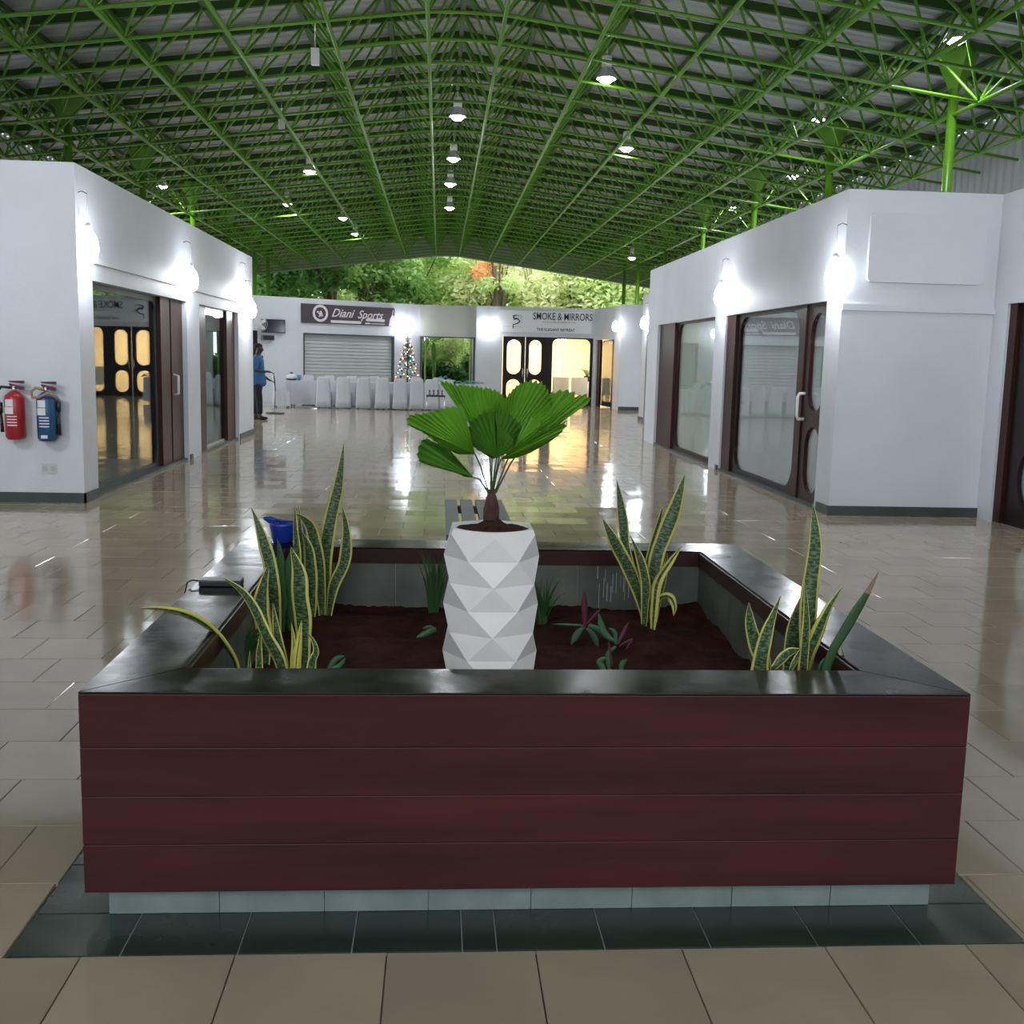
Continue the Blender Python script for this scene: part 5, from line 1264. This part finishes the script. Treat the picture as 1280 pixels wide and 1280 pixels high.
tree(322, 52, 5.4, 2.6, [L['mid'],L['deep']], 'green tree at the far left beyond the hall, beside the left shop block', 1)
tree(368, 54, 5.6, 2.9, [L['mid'],L['pale'],L['deep']], 'mid green tree above the television wall', 2)
tree(415, 50, 6.4, 2.3, [L['deep'],L['dusk'],L['mid']], 'dark green tree above the dark shop sign', 3)
tree(455, 55, 5.6, 3.0, [L['deep'],L['mid']], 'deep green dense tree above the right end of the dark sign', 4)
tree(505, 57, 5.4, 3.2, [L['lime'],L['pale'],L['mid']], 'pale yellow-green tree above the pillar with the Christmas tree', 5)
tree(560, 59, 5.6, 3.4, [L['pale'],L['lime'],L['straw']], 'pale feathery tree above the garden opening', 6)
tree(618, 56, 6.4, 2.6, [L['straw'],L['orange'],L['lime']], 'flame tree with orange blossom right of the ridge', 7, twig=True)
tree(668, 58, 5.6, 3.3, [L['straw'],L['lime'],L['pale']], 'straw green tree with bare pale branches over the white sign', 8, twig=True)
tree(718, 56, 5.3, 3.0, [L['lime'],L['straw'],L['pale']], 'light green feathery tree above the right end of the white sign', 9)
tree(770, 55, 5.0, 2.9, [L['lime'],L['straw']], 'bright pale tree behind the two far green columns', 10)
tree(815, 54, 4.8, 2.6, [L['lime'],L['pale']], 'pale tree at the far right, mostly behind the right shop block', 11)
tree(420, 66, 7.0, 5.0, [L['mid'],L['deep']], 'tall background tree behind the dark green ones at the left', 12, nb=20, nl=260, size=.5)
tree(530, 68, 7.0, 5.0, [L['lime'],L['pale']], 'tall background tree behind the pale ones at the middle', 13, nb=20, nl=260, size=.5)
tree(640, 68, 7.0, 5.0, [L['straw'],L['orange'],L['lime']], 'tall background tree with orange blossom behind the right side', 14, nb=20, nl=260, size=.5)
tree(760, 68, 6.5, 5.0, [L['straw'],L['lime']], 'tall background tree behind the far columns at the right', 15, nb=20, nl=260, size=.5)
def bush(u, v0, y, r, h, mats_, lab, seed, n=1400, size=.22):
    rt = random.Random(seed); c_ = at(u, v0, 1, y); t = thing('garden_bush', (c_.x,y,-.03), lab, 'bush', 'bushes seen through the garden opening'); g = MB()
    for k in range(5): blob_leaves(g, (c_.x+rt.uniform(-.5,.5)*r, y+rt.uniform(-.3,.3)*r, h*rt.uniform(.3,.9)), r*.6, n//5, size, rt, mi=rt.randrange(len(mats_)))
    g.build('foliage', mats_, t, fix=False)['kind'] = 'stuff'; MB().tube([(c_.x,y,-.1),(c_.x,y,h*.6)], .05, 6).build('stem', M['bark'], t)
bush(533, 450, 45.6, .8, 1.5, [L['dusk'],L['deep']], 'dark bush at the left side of the garden opening', 1)
bush(551, 440, 47, 1.0, 2.4, [L['pale'],L['mid']], 'pale leafy bush at the top of the garden opening', 2)
bush(574, 440, 48, 1.0, 2.5, [L['lime'],L['pale'],L['straw']], 'bright speckled bush at the top right of the garden opening', 3)
bush(567, 452, 45.4, .75, 1.2, [L['dusk'],L['deep'],L['deep']], 'rounded dark green bush in the middle of the garden opening', 4)
bush(590, 455, 46, .7, 1.6, [L['deep'],L['mid']], 'green bush at the right side of the garden opening', 5)
bush(545, 462, 46.5, 1.1, 1.2, [L['dusk'],mat('brown_leaf',(.12,.07,.05),.8)], 'brownish low bush at the lower left of the garden opening', 6)
c_ = at(543,430,1,45); t = thing('banana_plant', (c_.x,45,-.03), 'broad-leaved banana plant at the upper left of the garden opening', 'plant')
MB().tube([(c_.x,45,-.1),(c_.x,45,1.6)], [.10,.06], 8).build('stem', LEAF['mid'], t)
for k in range(6):
    a = -1.9+k*.62; g = MB(); q = []
    for i in range(8):
        s = i/7; c0 = Vector((c_.x+math.sin(a)*s*1.1, 45-.5*s*math.cos(a), 1.4+.9*s-1.3*s*s*abs(math.sin(a)))); ww = .10*math.sin(math.pi*min(1,s*.96+.03)); q += [c0+Vector((-ww*math.cos(a),0,ww*math.sin(a))), c0+Vector((ww*math.cos(a),.03,-ww*math.sin(a)))]
    g.add(q, [(2*i,2*i+1,2*i+3,2*i+2) for i in range(7)], smooth=True); g.build('leaf', LEAF['mid'] if k % 2 else LEAF['pale'], t, fix=False, solid=.006)
for u, l in ((531.5,'thin green bamboo stem at the left edge of the garden opening'),(587.5,'thin pale bamboo stem at the right of the garden opening')):
    c_ = at(u,450,1,44.2); g = MB(); g.tube([(c_.x,44.2,-.1),(c_.x,44.2,1.2),(c_.x+.05,44.2,3.4)], .035, 8)
    t = thing('bamboo_stem', (c_.x,44.2,-.03), l, 'plant', 'bamboo stems in the garden opening'); g.build('cane', LEAF['pale'], t)
    g = MB(); blob_leaves(g, (c_.x,44.2,3.0), .3, 60, .22, random.Random(int(u))); g.build('foliage', LEAF['mid'], t, fix=False)['kind'] = 'stuff'

bush(540, 440, 49.5, 1.5, 2.6, [L['mid'],L['pale'],L['deep']], 'tall hedge bush far back at the left of the garden opening', 7, n=2600, size=.28)
bush(562, 440, 50.5, 1.6, 2.8, [L['pale'],L['lime'],L['mid']], 'tall pale hedge bush far back in the middle of the garden opening', 8, n=2600, size=.28)
bush(585, 440, 49.5, 1.5, 2.6, [L['mid'],L['lime'],L['deep']], 'tall hedge bush far back at the right of the garden opening', 9, n=2600, size=.28)
tree(624, 52.5, 6.0, 1.5, [L['orange'],L['straw'],L['lime'],L['orange']], 'small flame tree full of orange blossom just under the roof edge, right of the ridge', 21, nb=9, nl=200, size=.26)
